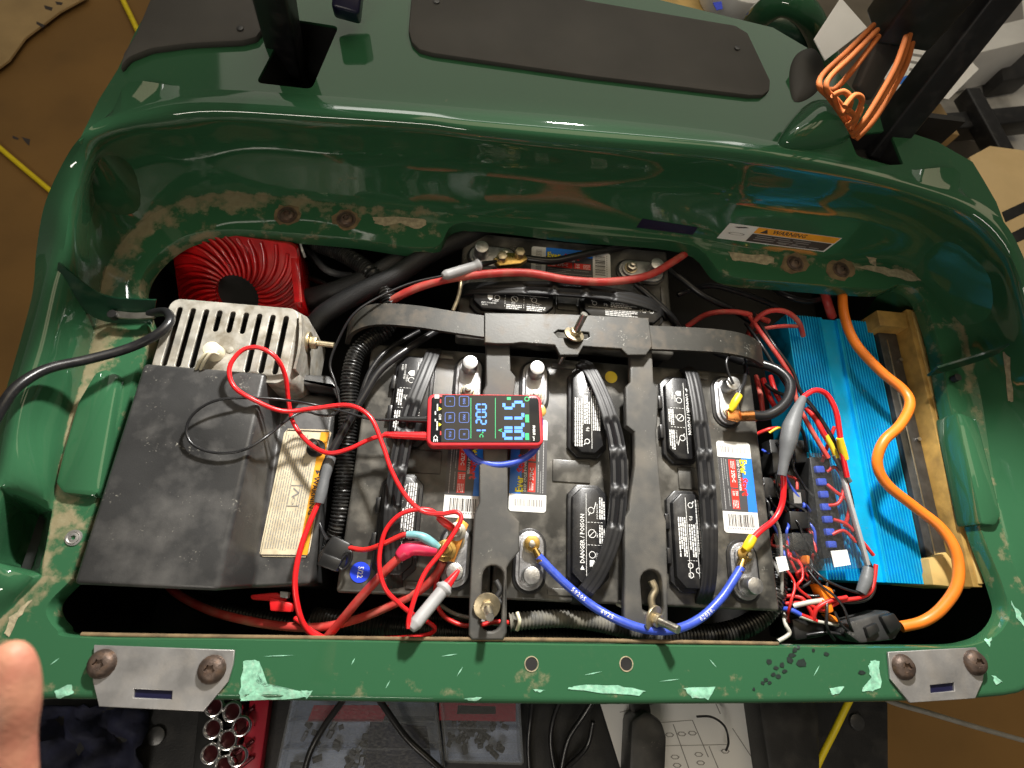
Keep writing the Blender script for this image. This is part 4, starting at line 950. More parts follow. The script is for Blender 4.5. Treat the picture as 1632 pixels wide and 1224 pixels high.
wire('wire', [(706,896,.016),(696,915,.010),(670,940,.0),(625,964,-.012),(565,988,-.022),(500,1000,-.03),(420,994,-.045),(340,975,-.06),(285,948,-.075),(262,925,-.09)], 9, 'red_dusty', '', '', rc, seg=14)
# red wire out of the grey sleeve
rs = thing('spliced_wire', P(490, 860, ZL), 'thick red wire with a grey sleeve lying over the warning label edge', 'wire')
boot('sleeve', [(528,728,.022),(520,752,.022),(514,778,.022),(508,802,.022)], [.0058,.0066,.0058,.0066,.0056], 'grey_boot', parent=rs)
wire('wire', [(509,798,.022),(497,825,.022),(484,858,.022),(474,895,.022),(470,930,.018),(474,965,.010),(484,995,.0),(503,1014,-.010),(545,1021,-.02)], 6.0, 'red_lead', '', '', rs, seg=12)
# thin red loop from the bus bar
rl = thing('ring_wire', P(640, 900, .02), 'thin red wire looping from the bus bar stud round to the rail', 'wire')
boot('crimp', [(722,842,.030),(710,834,.033),(698,824,.034)], [.004,.0045,.0035], 'red_wire', parent=rl)
wire('wire', [(702,826,.034),(688,814,.038),(665,812,.040),(638,820,.040),(616,843,.036),(606,875,.032),(605,908,.030),(614,938,.026),(632,958,.020),(655,977,.012),(680,990,.006),(693,1002,.0),(680,1012,-.004),(640,1016,-.006),(580,1019,-.010),(530,1020,-.014),(498,1006,-.02),(470,985,-.03)], 4.5, 'red_lead', '', '', rl, seg=10)
wire('thin_wire', [(707,898,.016),(698,918,.012),(694,942,.004),(697,965,-.004),(710,984,-.008),(735,996,-.008),(762,997,-.006),(790,991,-.006),(815,993,-.010)], 4.8, 'red_wire', 'thin red wire passing under the first strap into the dusty loom', 'wire')
wire('thin_wire', [(690,955,-.03),(720,976,-.022),(750,985,-.016),(785,993,-.013),(815,995,-.012)], 4, 'grey_wire', 'off-white wire entering the dusty loom under the first strap', 'wire')
# fuse holder
fh = thing('fuse_holder', P(540, 880, -.01), 'black inline fuse holder clipped beside the first battery', 'fuse holder')
fb = block('holder_body', [(530,852),(560,866),(548,908),(504,894),(508,884)], -.012, .018, 'black', fh, .003)
block('holder_cap', [(514,880),(545,892),(536,912),(504,900)], .010, .024, 'black', fh, .002)
tube('clip', PP([(548,880,.022),(560,880,.022),(558,896,.020),(546,908,.020),(540,900,.020),(550,884,.020)]), .0016, 'black', fh, seg=8)
wire('wire', [(556,873,.015),(582,876,.020),(612,866,.028),(640,853,.032),(652,852,.032)], 5.0, 'red_wire', '', '', fh, seg=10)
boot('crimp', [(648,852,.032),(665,853,.033),(678,858,.032),(692,868,.028),(700,874,.026)], [.0040,.0042,.0052,.0050,.0035], 'teal_crimp', parent=fh)
wire('wire', [(522,862,.0),(512,842,-.01),(506,815,-.014),(512,780,-.014)], 4, 'black_wire', '', '', fh, seg=8)
# red plastic tag under the controller cover's corner
rt = thing('fuse_tag', P(440, 955, -.06), 'bright red plastic clip hanging below the controller cover corner', 'clip')
block('clip_plate', [(428,950),(466,962),(464,976),(430,974)], -.035, -.020, 'red_lead', rt, .002)
block('clip_arm', [(398,948),(440,944),(458,952),(452,960),(400,956)], -.030, -.022, 'red_lead', rt, .002)
block('clip_end', [(446,942),(460,944),(458,954),(446,952)], -.026, -.016, 'grip', rt, .001)
# blue jumpers
def lug(x, y, z, ang, m, par, r=.0092, ln=.022):
    c = P(x, y, z); d = Vector((math.cos(ang), math.sin(ang), 0))
    o = cyl('ring_lug', c.x, c.y, r, z - .001, z + .0012, m, par, True, n=22, bevel=.0004)
    tube('lug_barrel', [c + d * (r * .7), c + d * (r + .006), c + d * ln], lambda s: .0035 + .0018 * s, m, par, seg=12)
    return c + d * ln
j1 = thing('jumper_cable', P(800, 735, .01), 'short blue jumper cable sagging below the multimeter', 'cable')
wire('wire', [(738,655,.024),(736,690,.026),(744,716,.026),(764,735,.026),(800,741,.028),(838,729,.028),(858,706,.026),(860,668,.024)], 7.5, 'blue_wire', '', '', j1, seg=12)
for x, y in ((738, 648), (860, 655)): lug(x, y, .0125, -1.57, 'brass', j1, .0085, .010)
j2 = thing('jumper_cable', P(1000, 990, 0), 'blue jumper cable arching under the second strap bolt between two batteries', 'cable')
A1 = lug(848, 866, .0190, -1.05, 'brass', j2); A2 = lug(1187, 884, .0190, -2.0, 'brass', j2)
pts = [A1 - Vector((.003, -.005, 0))] + PP([(878,908,.020),(905,934,.020),(945,966,.022),(985,988,.030),(1030,1003,.032),(1075,1003,.030),(1115,986,.026),(1148,955,.022),(1168,926,.020)]) + [A2 + Vector((.003, .005, 0))]
bw_ = tube('wire', pts, .0049, 'blue_wire', j2, seg=14)
# white characters printed along the blue cable
q = even(cr(pts, 8), .001); 
def cable_text(s, i0, size, parent):
    Vt, Ft = [], []; i = i0
    for ch in s:
        V2, F2 = text2d(ch, size, 'CENTER', .01); p = q[min(i, len(q) - 2)]; tg = (q[min(i + 3, len(q) - 1)] - q[max(i - 3, 0)]).normalized(); sd = Vector((0, 0, 1)).cross(tg).normalized(); up = tg.cross(sd)
        b0 = len(Vt)
        for v in V2: ph = v[1] / .0050; Vt.append(p + tg * v[0] + sd * (.0051 * math.sin(ph)) + up * (.0051 * math.cos(ph)))
        Ft += [tuple(k + b0 for k in f_) for f_ in F2]; i += int(size * 1000 * .72)
    obj('print', Vt, Ft, 'white_print', parent, smooth=False)
cable_text('50205', 52, .0068, bw_); cable_text('020507', len(q) - 85, .0068, bw_); cable_text('6025', 92, .0068, bw_)
# ================================================================== RIGHT-HAND BATTERY CONNECTIONS
cl = thing('battery_cable', P(1225, 640, 0), 'thick black cable with a copper lug on the third battery terminal', 'cable')
block('copper_lug', [(1160,652),(1180,652),(1182,656),(1208,655),(1210,670),(1182,670),(1178,672),(1160,668)], .0205, .0265, 'copper', cl, .0015)
cone('lug_barrel', P(1178,663,.024), P(1208,662,.024), .0060, .0068, 'copper', cl)
wire('wire', [(1200,662,.024),(1222,662,.026),(1244,650,.028),(1258,630,.026),(1258,608,.020),(1240,590,.010),(1212,580,.0),(1180,574,-.015),(1140,560,-.04)], 10.5, 'black_wire', '', '', cl, seg=14)
yc = thing('ring_wire', P(1168, 640, .02), 'short wire with a yellow crimp on the third battery terminal', 'wire')
boot('crimp', [(1164,655,.027),(1168,648,.029),(1172,640,.031),(1178,630,.031)], [.0035,.0050,.0052,.0048], 'yellow', parent=yc)
wire('wire', [(1176,633,.031),(1180,622,.031),(1186,608,.025),(1188,590,.005),(1184,572,-.02)], 3.4, 'black_wire', '', '', yc, seg=8)
wire('thin_wire', [(1169,612,.030),(1160,592,.034),(1158,574,.034),(1167,563,.030),(1180,562,.018),(1188,575,.0),(1192,600,-.03)], 2.4, 'black_wire', 'thin black wire looped over the third battery post', 'wire')
rw_ = thing('spliced_wire', P(1250, 740, 0), 'bright red wire with a grey heat-shrink splice beside the third battery', 'wire')
boot('crimp', [(1187,876,.024),(1193,868,.026),(1200,856,.026)], [.0045,.0058,.0054], 'yellow', parent=rw_)
wire('wire', [(1198,860,.026),(1212,846,.024),(1234,828,.020),(1246,804,.020),(1249,775,.026),(1248,752,.034)], 6.3, 'red_lead', '', '', rw_, seg=12)
boot('heat_shrink', [(1246,758,.034),(1250,735,.037),(1256,705,.040),(1261,680,.041),(1270,655,.040),(1280,634,.036)], [.0054,.0062,.0105,.0108,.0075,.0044], 'grey_boot', parent=rw_)
wire('wire', [(1279,637,.037),(1284,630,.036),(1300,622,.036),(1318,629,.034),(1332,655,.030),(1338,688,.022),(1342,720,.012),(1350,760,.0)], 5.2, 'red_lead', '', '', rw_, seg=12)
boot('crimp', [(1338,698,.020),(1342,714,.014),(1347,732,.008)], [.0042,.0050,.0046], 'yellow', parent=rw_)
# ================================================================== INVERTER
iv_ = thing('inverter', P(1400, 720, -.15), 'bright blue finned aluminium inverter beside the wooden board', 'inverter')
ZI = -.028
ca, cb, cc_, cd_ = P(1277,508,ZI), P(1388,508,ZI), P(1486,929,ZI), P(1318,926,ZI)
ix0, ix1, iy0, iy1 = cd_.x, (cb.x + cc_.x) / 2, (cc_.y + cd_.y) / 2, (ca.y + cb.y) / 2
prof_x = []; W_ = ix1 - ix0
x = 0.0; hgt = .0
pr = [(0, -.006)]
while x < W_ - .0045:
    t = x / W_
    if .40 < t < .56: pr += [(x, -.0055), (x + .006, -.0055)]; x += .006
    elif .56 <= t < .585 or .38 < t <= .40: pr += [(x, .0), (x + .003, .0), (x + .003, -.0055)]; x += .0036
    else: pr += [(x, -.0055), (x + .0003, 0), (x + .0021, 0), (x + .0024, -.0055)]; x += .0042
pr += [(W_, -.0055)]
top = [(ix0 + p[0], ZI + p[1]) for p in pr]; n = len(top)
V = [(p[0], iy0, p[1]) for p in top] + [(p[0], iy1, p[1]) for p in top] + [(ix0, iy0, ZI - .075), (ix1, iy0, ZI - .075), (ix0, iy1, ZI - .075), (ix1, iy1, ZI - .075)]
Fc = [(i, i + 1, n + i + 1, n + i) for i in range(n - 1)] + [tuple(range(n))[::-1] + (2 * n, 2 * n + 1), tuple(range(n, 2 * n)) + (2 * n + 3, 2 * n + 2), (0, n, 2 * n + 2, 2 * n), (n - 1, 2 * n + 1, 2 * n + 3, 2 * n - 1)]
obj('heat_sink', V, Fc, 'anodised', iv_, smooth=25)
for px_, py_ in ((1357,598),(1372,652),(1387,712),(1402,774),(1417,838)):
    c = P(px_, py_, ZI - .005); cyl('case_screw', c.x, c.y, .0032, ZI - .0058, ZI - .0035, 'screw_metal', iv_, True, n=12, bevel=.0006)
sd = thing('side_box', P(1440, 720, -.15), 'dark grey box squeezed between the blue inverter and the wooden board', 'box')
wx0 = (P(1416,495,.0).x + P(1545,935,.0).x) / 2; wx1 = (P(1452,490,0).x + P(1572,937,0).x) / 2; wx0 = wx1 - .013
obj('case', *box_vf((ix1 + .002, iy0 + .020, ZI - .09), (wx0 - .001, iy1 - .012, -.026)), 'dark_metal', sd, True, bevel=.002)
obj('edge_trim', *box_vf((ix1 + .012, iy0 + .025, -.0265), (ix1 + .0142, iy1 - .03, -.0245)), 'steel', sd, True, bevel=.0004)
for yy in (.15, .5, .85): cyl('rivet', wx0 - .006, iy0 + .02 + (iy1 - iy0 - .03) * yy, .0028, -.030, -.0225, 'steel', sd, True, n=10)
# wooden frame round the inverter
wd = thing('wooden_frame', (wx1, .1, -.2), 'rough pine frame standing along the inverter side', 'wood frame')
wy0, wy1 = P(1560,936,0).y, P(1440,492,0).y
obj('plank', *box_vf((wx0, wy0, -.10), (wx1, wy1, .0)), 'wood', wd, True, bevel=.0015)
obj('plank', *box_vf((wx1 - .0065, wy0 + .004, -.002), (wx1 + .001, wy1 - .004, .0022)), 'wood_pale', wd, True, bevel=.001)
obj('crosspiece', *box_vf((ix1 - .012, wy1 - .030, -.08), (wx0 + .001, wy1 - .004, -.004)), 'wood', wd, True, bevel=.0015)
prism('brace', [tuple(p[:2]) for p in PP([(1480,890),(1508,880),(1546,930),(1548,938),(1488,932)], -.015)], -.09, -.015, 'wood_pale', wd, True, bevel=.001)
# orange extension cord
wire('extension_cord', [(1340,440,-.01),(1342,465,.005),(1346,505,.012),(1364,548,.012),(1404,592,.014),(1440,622,.018),(1450,646,.024),(1434,678,.028),(1408,704,.026),(1398,738,.018),(1414,772,.012),(1458,808,.010),(1500,842,.014),(1524,882,.016),(1526,930,.012),(1502,968,.002),(1472,990,-.008),(1436,999,-.014)], 10.5, 'orange', 'orange extension cord snaking over the blue inverter to a black plug', 'cord', seg=16)
pg = thing('cord_plug', P(1395, 1000, -.03), 'dusty black plug at the end of the orange cord', 'plug')
block('plug_body', [(1354,990),(1378,984),(1418,972),(1440,1000),(1428,1020),(1372,1026),(1350,1010)], -.045, -.008, 'cover', pg, .004)
block('plug_collar', [(1404,982),(1426,976),(1440,998),(1420,1012)], -.040, -.002, 'black', pg, .003)
block('plug_grip', [(1380,1000),(1398,992),(1404,1006),(1386,1018)], -.012, -.002, 'black', pg, .002)
# ================================================================== FUSE PANEL
fp = thing('fuse_board', P(1300, 840, -.12), 'clear acrylic panel over black fuse blocks with blue terminals', 'fuse panel')
block('base', [(1226,700),(1330,700),(1372,900),(1252,912)], -.075, -.052, 'black', fp, .002)
Vp, Fp = prism_vf([tuple(p[:2]) for p in PP([(1292,722),(1336,722),(1388,904),(1244,914),(1236,850),(1290,850)], -.006)], -.0095, -.006); obj('clear_plate', Vp, Fp, 'acrylic', fp, smooth=20)
block('stand_off', [(1334,724),(1338,724),(1388,900),(1383,902)], -.0098, -.0035, 'grip', fp, .0005)
for x0_, y0_, x1_, y1_, h in ((1256,778,1284,808,-.018),(1258,814,1290,842,-.014),(1262,848,1296,876,-.014),(1230,720,1256,752,-.02),(1266,700,1292,736,-.03),(1216,760,1242,792,-.03)):
    m_ = block('relay', [(x0_,y0_),(x1_,y0_ + 2),(x1_ + 3,y1_),(x0_ + 3,y1_ + 2)], -.055, h, 'black', fp, .002)
    block('relay_sticker', [(x0_ + 8,y0_ + 6),(x1_ - 8,y0_ + 7),(x1_ - 6,y1_ - 6),(x0_ + 10,y1_ - 6)], h - .001, h + .0004, 'grey_print', m_, 0) if y0_ in (778,) else None
block('fuse_strip', [(1290,728),(1322,728),(1350,888),(1312,890)], -.05, -.0215, 'black', fp, .002)
for k in range(7):
    x, y = 1300 + k * 3.2, 742 + k * 20; t_ = block('blue_terminal', [(x,y),(x + 14,y),(x + 16,y + 11),(x + 2,y + 11)], -.05, -.0165, 'blue_wire', fp, .0015)
for px_ in ([(1318,752,-.018),(1332,745,-.013),(1345,770,-.013),(1338,800,-.014),(1320,806,-.018)], [(1310,736,-.018),(1322,702,-.006),(1330,680,.0)], [(1328,828,-.018),(1350,836,-.013),(1370,858,-.013),(1392,885,-.016)], [(1318,772,-.018),(1332,784,-.014),(1352,800,-.014),(1362,832,-.016)], [(1326,852,-.018),(1345,846,-.014),(1364,864,-.014)]):
    wire('panel_wire', px_, 3.6, 'red_wire', '', '', fp, seg=8)
for px_ in ([(1286,720,-.03),(1280,690,-.01),(1262,660,.0)], [(1240,760,-.03),(1246,800,-.03),(1250,850,-.04)]): wire('panel_wire', px_, 3.2, 'black_wire', '', '', fp, seg=8)
for pts_ in ([(1324,878),(1350,876),(1356,900),(1330,904)], [(1236,888),(1252,886),(1258,908),(1242,912)]): block('white_sticker', pts_, -.0062, -.0054, 'label_white', fp, 0)
# loom of wires in the corner behind the third battery
CW = 'wires bundled behind the third battery'
bund = [([(1185,560,-.06),(1198,520,-.02),(1220,498,.004),(1250,496,.008),(1272,512,.0),(1280,535,-.02)], 5, 'red_dusty'), ([(1190,540,-.05),(1215,525,-.01),(1245,520,.0),(1270,520,-.006)], 4, 'red_dusty'),
 ([(1195,505,-.02),(1220,540,.006),(1245,575,.012),(1262,605,.012),(1270,640,.006),(1290,680,.0),(1320,730,-.006)], 4.5, 'red_dusty'), ([(1188,515,-.02),(1212,548,.0),(1238,590,.004),(1258,622,.006)], 3.6, 'black_wire'),
 ([(1200,498,-.02),(1232,548,.008),(1262,590,.012),(1276,625,.010),(1296,650,.008),(1322,690,.006),(1336,720,-.004),(1352,770,-.012)], 3.8, 'black_wire'),
 ([(1205,600,-.06),(1212,630,-.04),(1216,660,-.05)], 5, 'red_dusty'), ([(1216,604,-.05),(1226,632,-.04),(1236,650,-.05)], 5, 'red_wire'), ([(1228,600,-.05),(1236,625,-.04),(1250,650,-.05)], 5, 'red_wire'), ([(1220,612,-.035),(1232,622,-.03),(1250,630,-.035)], 4, 'black_wire'),
 ([(1205,692,-.03),(1225,684,-.02),(1240,682,-.02)], 3.5, 'red_wire'), ([(1226,690,-.02),(1240,682,-.016),(1252,684,-.02)], 2.5, 'yellow_wire'),
 ([(1285,650,.0),(1300,668,.004),(1312,690,.004),(1322,706,.0)], 5.5, 'red_wire'), ([(1316,694,.004),(1326,712,.002),(1334,730,.0)], 5.2, 'yellow_wire'), ([(1330,725,.0),(1344,752,-.006),(1354,768,-.01)], 5.5, 'grey_boot'), ([(1346,755,-.008),(1358,800,-.012),(1362,850,-.012),(1376,880,-.014),(1392,910,-.016)], 3.4, 'black_wire'), ([(1350,770,-.01),(1354,810,-.014),(1346,840,-.02)], 4, 'red_wire')]
bund_lab = ['dusty red wire arching over to the top corner of the inverter', 'dusty red wire just under the arched one by the inverter corner', 'long dusty red wire slanting from the crossbar end to the fuse panel',
 'short black wire between crossbar end and copper-lugged cable', 'long black wire slanting past the grey heat-shrink to the clear panel', 'dusty red wire stub right against the third battery side', 'red wire stub second from the third battery side',
 'red wire stub third from the third battery side', 'black wire crossing the red wire stubs', 'short red wire below the copper lug', 'short yellow wire beside the grey heat-shrink', 'red wire running down from the heat-shrink tip',
 'yellow sleeved splice next to the yellow crimp', 'grey sleeved end entering the clear panel', 'thin black wire along the edge of the clear panel', 'red wire along the far edge of the clear panel']
for (px_, r_, m_), lab_ in zip(bund, bund_lab): wire('loom_wire', px_, r_, m_, lab_, 'wire', group='wires bundled behind the third battery', seg=8)
random.seed(23)
for k in range(26):
    m_ = ('red_wire', 'black_wire', 'red_dusty', 'black_wire', 'blue_wire')[k % 5]; y_ = 690 + random.random() * 190; x_ = 1206 + (y_ - 690) * .16 + random.random() * 34; pz = -.040 + random.random() * .022
    px_ = [(x_, y_, pz - .03)]
    for q_ in range(4): x_ += random.uniform(-10, 30); y_ += random.uniform(6, 30); px_.append((min(x_, 1300), min(y_, 985), pz + random.uniform(-.004, .010)))
    px_.append((px_[-1][0] + 6, px_[-1][1] + 14, pz - .03))
    nm = {'red_wire': 'red', 'black_wire': 'black', 'red_dusty': 'dusty red', 'blue_wire': 'blue'}[m_]
    wire('thin_wire', px_, 2.8, m_, 'thin %s wire weaving between the black relays beside the third battery' % nm, 'wire', group='thin %s wires among the relays' % nm, seg=7)
# tangle below the fuse panel
TG = 'tangled wires below the fuse panel'
tang = [([(1228,815,-.02),(1240,838,-.018),(1245,870,-.016),(1246,905,-.016),(1246,940,-.02),(1244,965,-.03)], 3.4, 'grey_wire'), ([(1230,892,-.03),(1242,915,-.025),(1246,945,-.025),(1244,975,-.03)], 3.4, 'grey_wire'),
 ([(1250,950,-.03),(1276,952,-.02),(1290,970,-.018),(1296,985,-.02)], 4, 'red_wire'), ([(1252,962,-.03),(1285,962,-.018),(1310,972,-.016),(1340,958,-.012),(1372,952,-.010),(1390,938,-.010),(1396,900,-.010)], 4.2, 'red_wire'),
 ([(1296,988,-.02),(1302,970,-.014),(1322,958,-.010),(1350,952,-.008)], 4.5, 'red_wire'), ([(1246,970,-.03),(1260,972,-.022),(1276,980,-.02)], 5, 'blue_wire'), ([(1272,978,-.02),(1290,985,-.02),(1302,990,-.02)], 4, 'red_wire'),
 ([(1264,966,-.022),(1290,960,-.016),(1320,956,-.014)], 5, 'white_wire'), ([(1274,982,-.02),(1300,990,-.02),(1336,996,-.018)], 3.5, 'white_wire'), ([(1248,975,-.04),(1252,995,-.03),(1258,1010,-.03),(1240,1022,-.03)], 4, 'white_wire'),
 ([(1290,900,-.02),(1310,920,-.008),(1340,936,-.006),(1372,946,-.008)], 2.6, 'black_wire'), ([(1285,905,-.02),(1305,930,-.010),(1330,950,-.004),(1345,970,-.004),(1356,1000,-.006),(1366,1020,-.02)], 2.6, 'black_wire'),
 ([(1318,930,-.02),(1318,970,-.008),(1318,1000,-.01),(1330,1020,-.02)], 3, 'black_wire'), ([(1390,905,-.012),(1394,935,-.010),(1382,955,-.012),(1350,960,-.016),(1320,950,-.02)], 3.4, 'black_wire'), ([(1330,975,-.01),(1345,1000,-.01),(1370,1014,-.01)], 2.6, 'black_wire')]
tang += [([(1232,930,-.04),(1262,940,-.03),(1288,930,-.022),(1300,912,-.02)], 3.2, 'black_wire'), ([(1260,925,-.04),(1276,944,-.03),(1300,950,-.02),(1330,942,-.016)], 3.0, 'black_wire'), ([(1286,1012,-.03),(1320,1008,-.02),(1350,1014,-.02)], 3.4, 'black_wire')]
tang_lab = ['long grey wire over the white sticker beside the third battery', 'grey wire close against the third battery corner', 'short red wire hooked above the blue tipped wire', 'long red wire curving round the clear panel corner', 'red wire branching up from the white wire end',
 'blue tipped wire by the third battery corner', 'short red wire continuing the blue tip', 'thick off-white wire under the red wires', 'off-white wire reaching towards the black plug', 'off-white wire bending down to the rail', 'thin black wire from the panel to the grey sleeve',
 'thin black wire arching down onto the black plug', 'black wire hanging straight down between orange connectors', 'black wire looping round the clear panel corner', 'thin black wire lying against the black plug', 'black wire rising to the lower edge of the clear panel', 'black wire crossing under the red wires', 'black wire lying along the front rail by the plug']
for (px_, r_, m_), lab_ in zip(tang, tang_lab): wire('loose_wire', px_, r_, m_, lab_, 'wire', group=TG, seg=8)
for i, px_ in enumerate(([(1304,930),(1326,936),(1334,956),(1316,958)], [(1310,955),(1326,960),(1330,975),(1320,978)], [(1322,978),(1336,984),(1344,992),(1334,992)], [(1286,884),(1292,886),(1291,900),(1287,898)])):
    o = block('orange_connector', px_, -.03, -.010, 'orange_tape', None, .002); tag(o, 'small orange connector among the tangled wires below the fuse panel', 'connector', 'orange connectors below the fuse panel')
o = block('black_connector', [(1262,985),(1312,982),(1318,1014),(1268,1022)], -.09, -.030, 'black', None, .004); tag(o, 'black connector box half buried under the tangled wires', 'connector')
o = boot('grey_sleeve', [(1384,905,-.006),(1380,925,-.006),(1372,945,-.008)], [.006,.0075,.006], 'grey_boot', 'grey heat-shrink sleeve hanging off the clear panel corner', 'sleeve')
# left charger cable
wire('charger_cable', [(-40,730,.11),(0,655,.115),(28,616,.112),(75,588,.098),(140,573,.080),(205,555,.066),(250,533,.066),(271,512,.062),(266,498,.054),(250,498,.048),(238,502,.044)], 10.5, 'black_wire', 'thick black cable hooked over the left hinge bracket', 'cable', seg=16)
# ================================================================== ROOF STRUTS AND CORD COIL
def beam(name, a, b, w_, m, parent=None, tw=0, w2=None, label=None, cat=None, d_=None):
    a, b = Vector(a), Vector(b); d = (b - a).normalized(); s_ = d.cross(Vector((0, 1, 0))).normalized(); u_ = s_.cross(d); V = []
    for p, ww in ((a, w_), (b, w2 or w_)):
        for i, j in ((-1, -1), (1, -1), (1, 1), (-1, 1)): V.append(p + s_ * (i * ww / 2) + u_ * (j * (d_ or ww) / 2))
    o = obj(name, V, [(3, 2, 1, 0), (4, 5, 6, 7), (0, 1, 5, 4), (1, 2, 6, 5), (2, 3, 7, 6), (3, 0, 4, 7)], m, parent, bevel=.004, seg=3)
    return tag(o, label, cat) if label else o
beam('roof_strut', P(462,112,.10), P(462,112,.10).lerp(P(428,-50,.28), 4.2), .037, 'strut', label='black roof strut standing in the deck opening beside the side pad', cat='strut')
beam('roof_strut', P(1392,246,.13), Vector((.525, .745, .90)), .039, 'strut', label='black roof strut leaning out of the deck opening by the orange coil', cat='strut')
beam('seat_bracket', P(558,-30,.21), P(552,26,.19), .032, 'decal_dark', label='small dark bracket end above the deck between the two pads', cat='bracket')
gp = thing('padded_grip', P(1400, 110, .2), 'black padded handle pointing down at the deck, wrapped by the orange cord, its unseen top added as a light blocker', 'handle')
beam('pad', Vector((.352, .515, .78)), P(1428,50,.26), .105, 'strut', gp, w2=.066, d_=.06)  # unseen upper part added tall and flared to shade the body's right side
beam('webbing', P(1424,48,.26), P(1372,150,.22), .052, 'mat_grey', gp, w2=.034, d_=.012)
oc = thing('extension_cord', P(1360, 215, .18), 'dark orange extension cord coiled and hung beside the roof strut', 'cord')
for k, px_ in enumerate(([(1392,40,.27),(1350,82,.27),(1312,118,.26),(1306,138,.26),(1322,156,.25),(1345,188,.24),(1360,214,.22)], [(1398,48,.275),(1355,92,.275),(1322,124,.27),(1318,144,.265),(1338,165,.25),(1352,190,.24),(1362,216,.22)],
          [(1388,50,.26),(1345,98,.26),(1316,134,.25),(1330,142,.25),(1362,108,.265),(1400,58,.27)], [(1450,55,.28),(1436,100,.27),(1410,150,.26),(1380,195,.24),(1360,218,.22)], [(1444,58,.285),(1426,108,.275),(1400,155,.26),(1374,196,.245),(1358,212,.23)],
          [(1455,62,.27),(1444,104,.26),(1418,152,.25),(1390,195,.235),(1364,222,.22)], [(1328,152,.265),(1345,146,.27),(1356,160,.265),(1348,180,.25),(1336,172,.25),(1328,152,.265)], [(1346,170,.265),(1362,152,.27),(1374,160,.265),(1362,190,.25),(1350,200,.24)], [(1352,176,.26),(1366,186,.25),(1372,172,.255),(1358,206,.235)])):
    wire('coil_turn', px_, 5.4, 'orange_dark', '', '', oc, seg=10)
# ================================================================== THINGS ROUND THE CART
def sheet(name, px, z, t, m, label, cat, bevel=0, bow=0.0):
    o = prism(name, [tuple(p[:2]) for p in PP(px, z)], z - t, z, m, None, True, bevel=bevel); return tag(o, label, cat)
sheet('cardboard_sheet', [(-260,-160),(330,-160),(190,120),(100,330),(60,640),(30,1000),(-420,1000)], -.34, .005, 'cardboard', 'large brown cardboard sheet lying below the charger cable side of the cart', 'cardboard')
sheet('cardboard_flap', [(-60,40),(40,-40),(120,-60),(140,-6),(96,18),(40,60),(14,96),(-60,150)], -.325, .004, 'cardboard_pale_lit', 'raised cardboard flap with torn slits, coloured pale as if lit, on the brown sheet', 'cardboard')
cfl = bpy.data.objects['cardboard_flap']
for px_ in ([(70,8),(84,12),(82,17),(72,14)], [(58,34),(72,40),(68,44),(58,38)], [(88,2),(100,4),(98,8),(90,7)]): block('torn_slit', px_, -.3255, -.3245, 'dark_print', cfl, 0)
cst = bpy.data.objects['cardboard_sheet']
for px_ in ([(34,218),(48,222),(46,232),(40,226)], [(20,216),(30,220),(28,223),(20,220)]): block('torn_slit', px_, -.3405, -.3395, 'dark_print', cst, 0)
for i, px_ in enumerate(([(-40,200,-.333),(0,236,-.333),(40,270,-.333),(90,312,-.333)], [(180,-40,-.333),(196,0,-.333),(208,25,-.333),(222,55,-.333)])):
    wire('yellow_strap', px_, 5, 'yellow_cord', ('yellow packing strap running under the cart from the bare cardboard', 'yellow packing strap disappearing under the grey side pad')[i], 'strap', seg=8)
sheet('cardboard_sheet', [(1405,1090),(1500,1070),(1750,1000),(1900,1000),(1900,1400),(1380,1400)], -.34, .005, 'cardboard', 'brown cardboard sheet on the floor under the grey cord', 'cardboard')
cbx = thing('cardboard_box', P(1620, 330, -.4), 'pale cardboard box with black tape stripes beside the cart body', 'box')
block('carton_wall', [(1545,250),(1578,232),(1640,240),(1760,262),(1760,520),(1640,470),(1606,380)], -.45, -.06, 'box_pale', cbx, .002)
for px_ in ([(1597,338),(1640,318),(1700,310),(1700,330),(1640,336),(1603,354)], [(1611,372),(1650,352),(1700,345),(1700,368),(1650,374),(1617,388)]): block('tape_stripe', px_, -.0605, -.0592, 'black', cbx, 0)
sheet('packing_film', [(1440,-60),(1720,-60),(1720,250),(1600,240),(1480,200),(1440,140)], -.30, .003, 'film', 'greyish white packing sheet on the floor behind the leaning roof strut', 'sheet')
ps = sheet('paper_sheet', [(1415,40),(1512,60),(1560,110),(1512,158),(1420,142),(1400,110)], -.05, .0008, 'paper', 'white printed paper behind the leaning roof strut', 'paper')
block('blue_mark', [(1424,128),(1446,120),(1456,126),(1440,136)], -.0502, -.0495, 'label_blue', ps, 0)
for k in range(4): block('print_line', [(1450,72 + k * 12),(1520,84 + k * 12),(1519,88 + k * 12),(1449,76 + k * 12)], -.0502, -.0496, 'grey_print', ps, 0)
o = beam('black_bracket', P(1500,205,-.25), P(1645,190,-.25), .05, 'strut', label='black metal bracket on the packing sheet beside the cardboard box', cat='bracket')
o = beam('black_bar', P(1540,150,-.22), P(1600,260,-.22), .04, 'strut', label='short black bar crossing the black bracket on the packing sheet', cat='bar')
sheet('white_card', [(1297,62),(1340,-4),(1382,44),(1315,96)], .20, .0012, 'paper', 'blank white card propped behind the orange cord coil', 'card')
wb = thing('white_carton', P(1560, 20, -.3), 'white carton with grey print standing on the packing sheet', 'carton')
block('carton', [(1500,-50),(1640,-50),(1660,60),(1560,84),(1510,40)], -.29, -.16, 'poly_white', wb, .002)
block('print_panel', [(1556,0),(1628,-6),(1632,30),(1572,44)], -.1605, -.1595, 'grey_print', wb, 0)
bx_ = thing('brown_carton', P(1500, 190, -.3), 'small brown carton wedged between strut and packing sheet', 'carton')
block('carton', [(1440,150),(1500,165),(1530,215),(1470,205)], -.29, -.12, 'cardboard_pale_lit', bx_, .002)
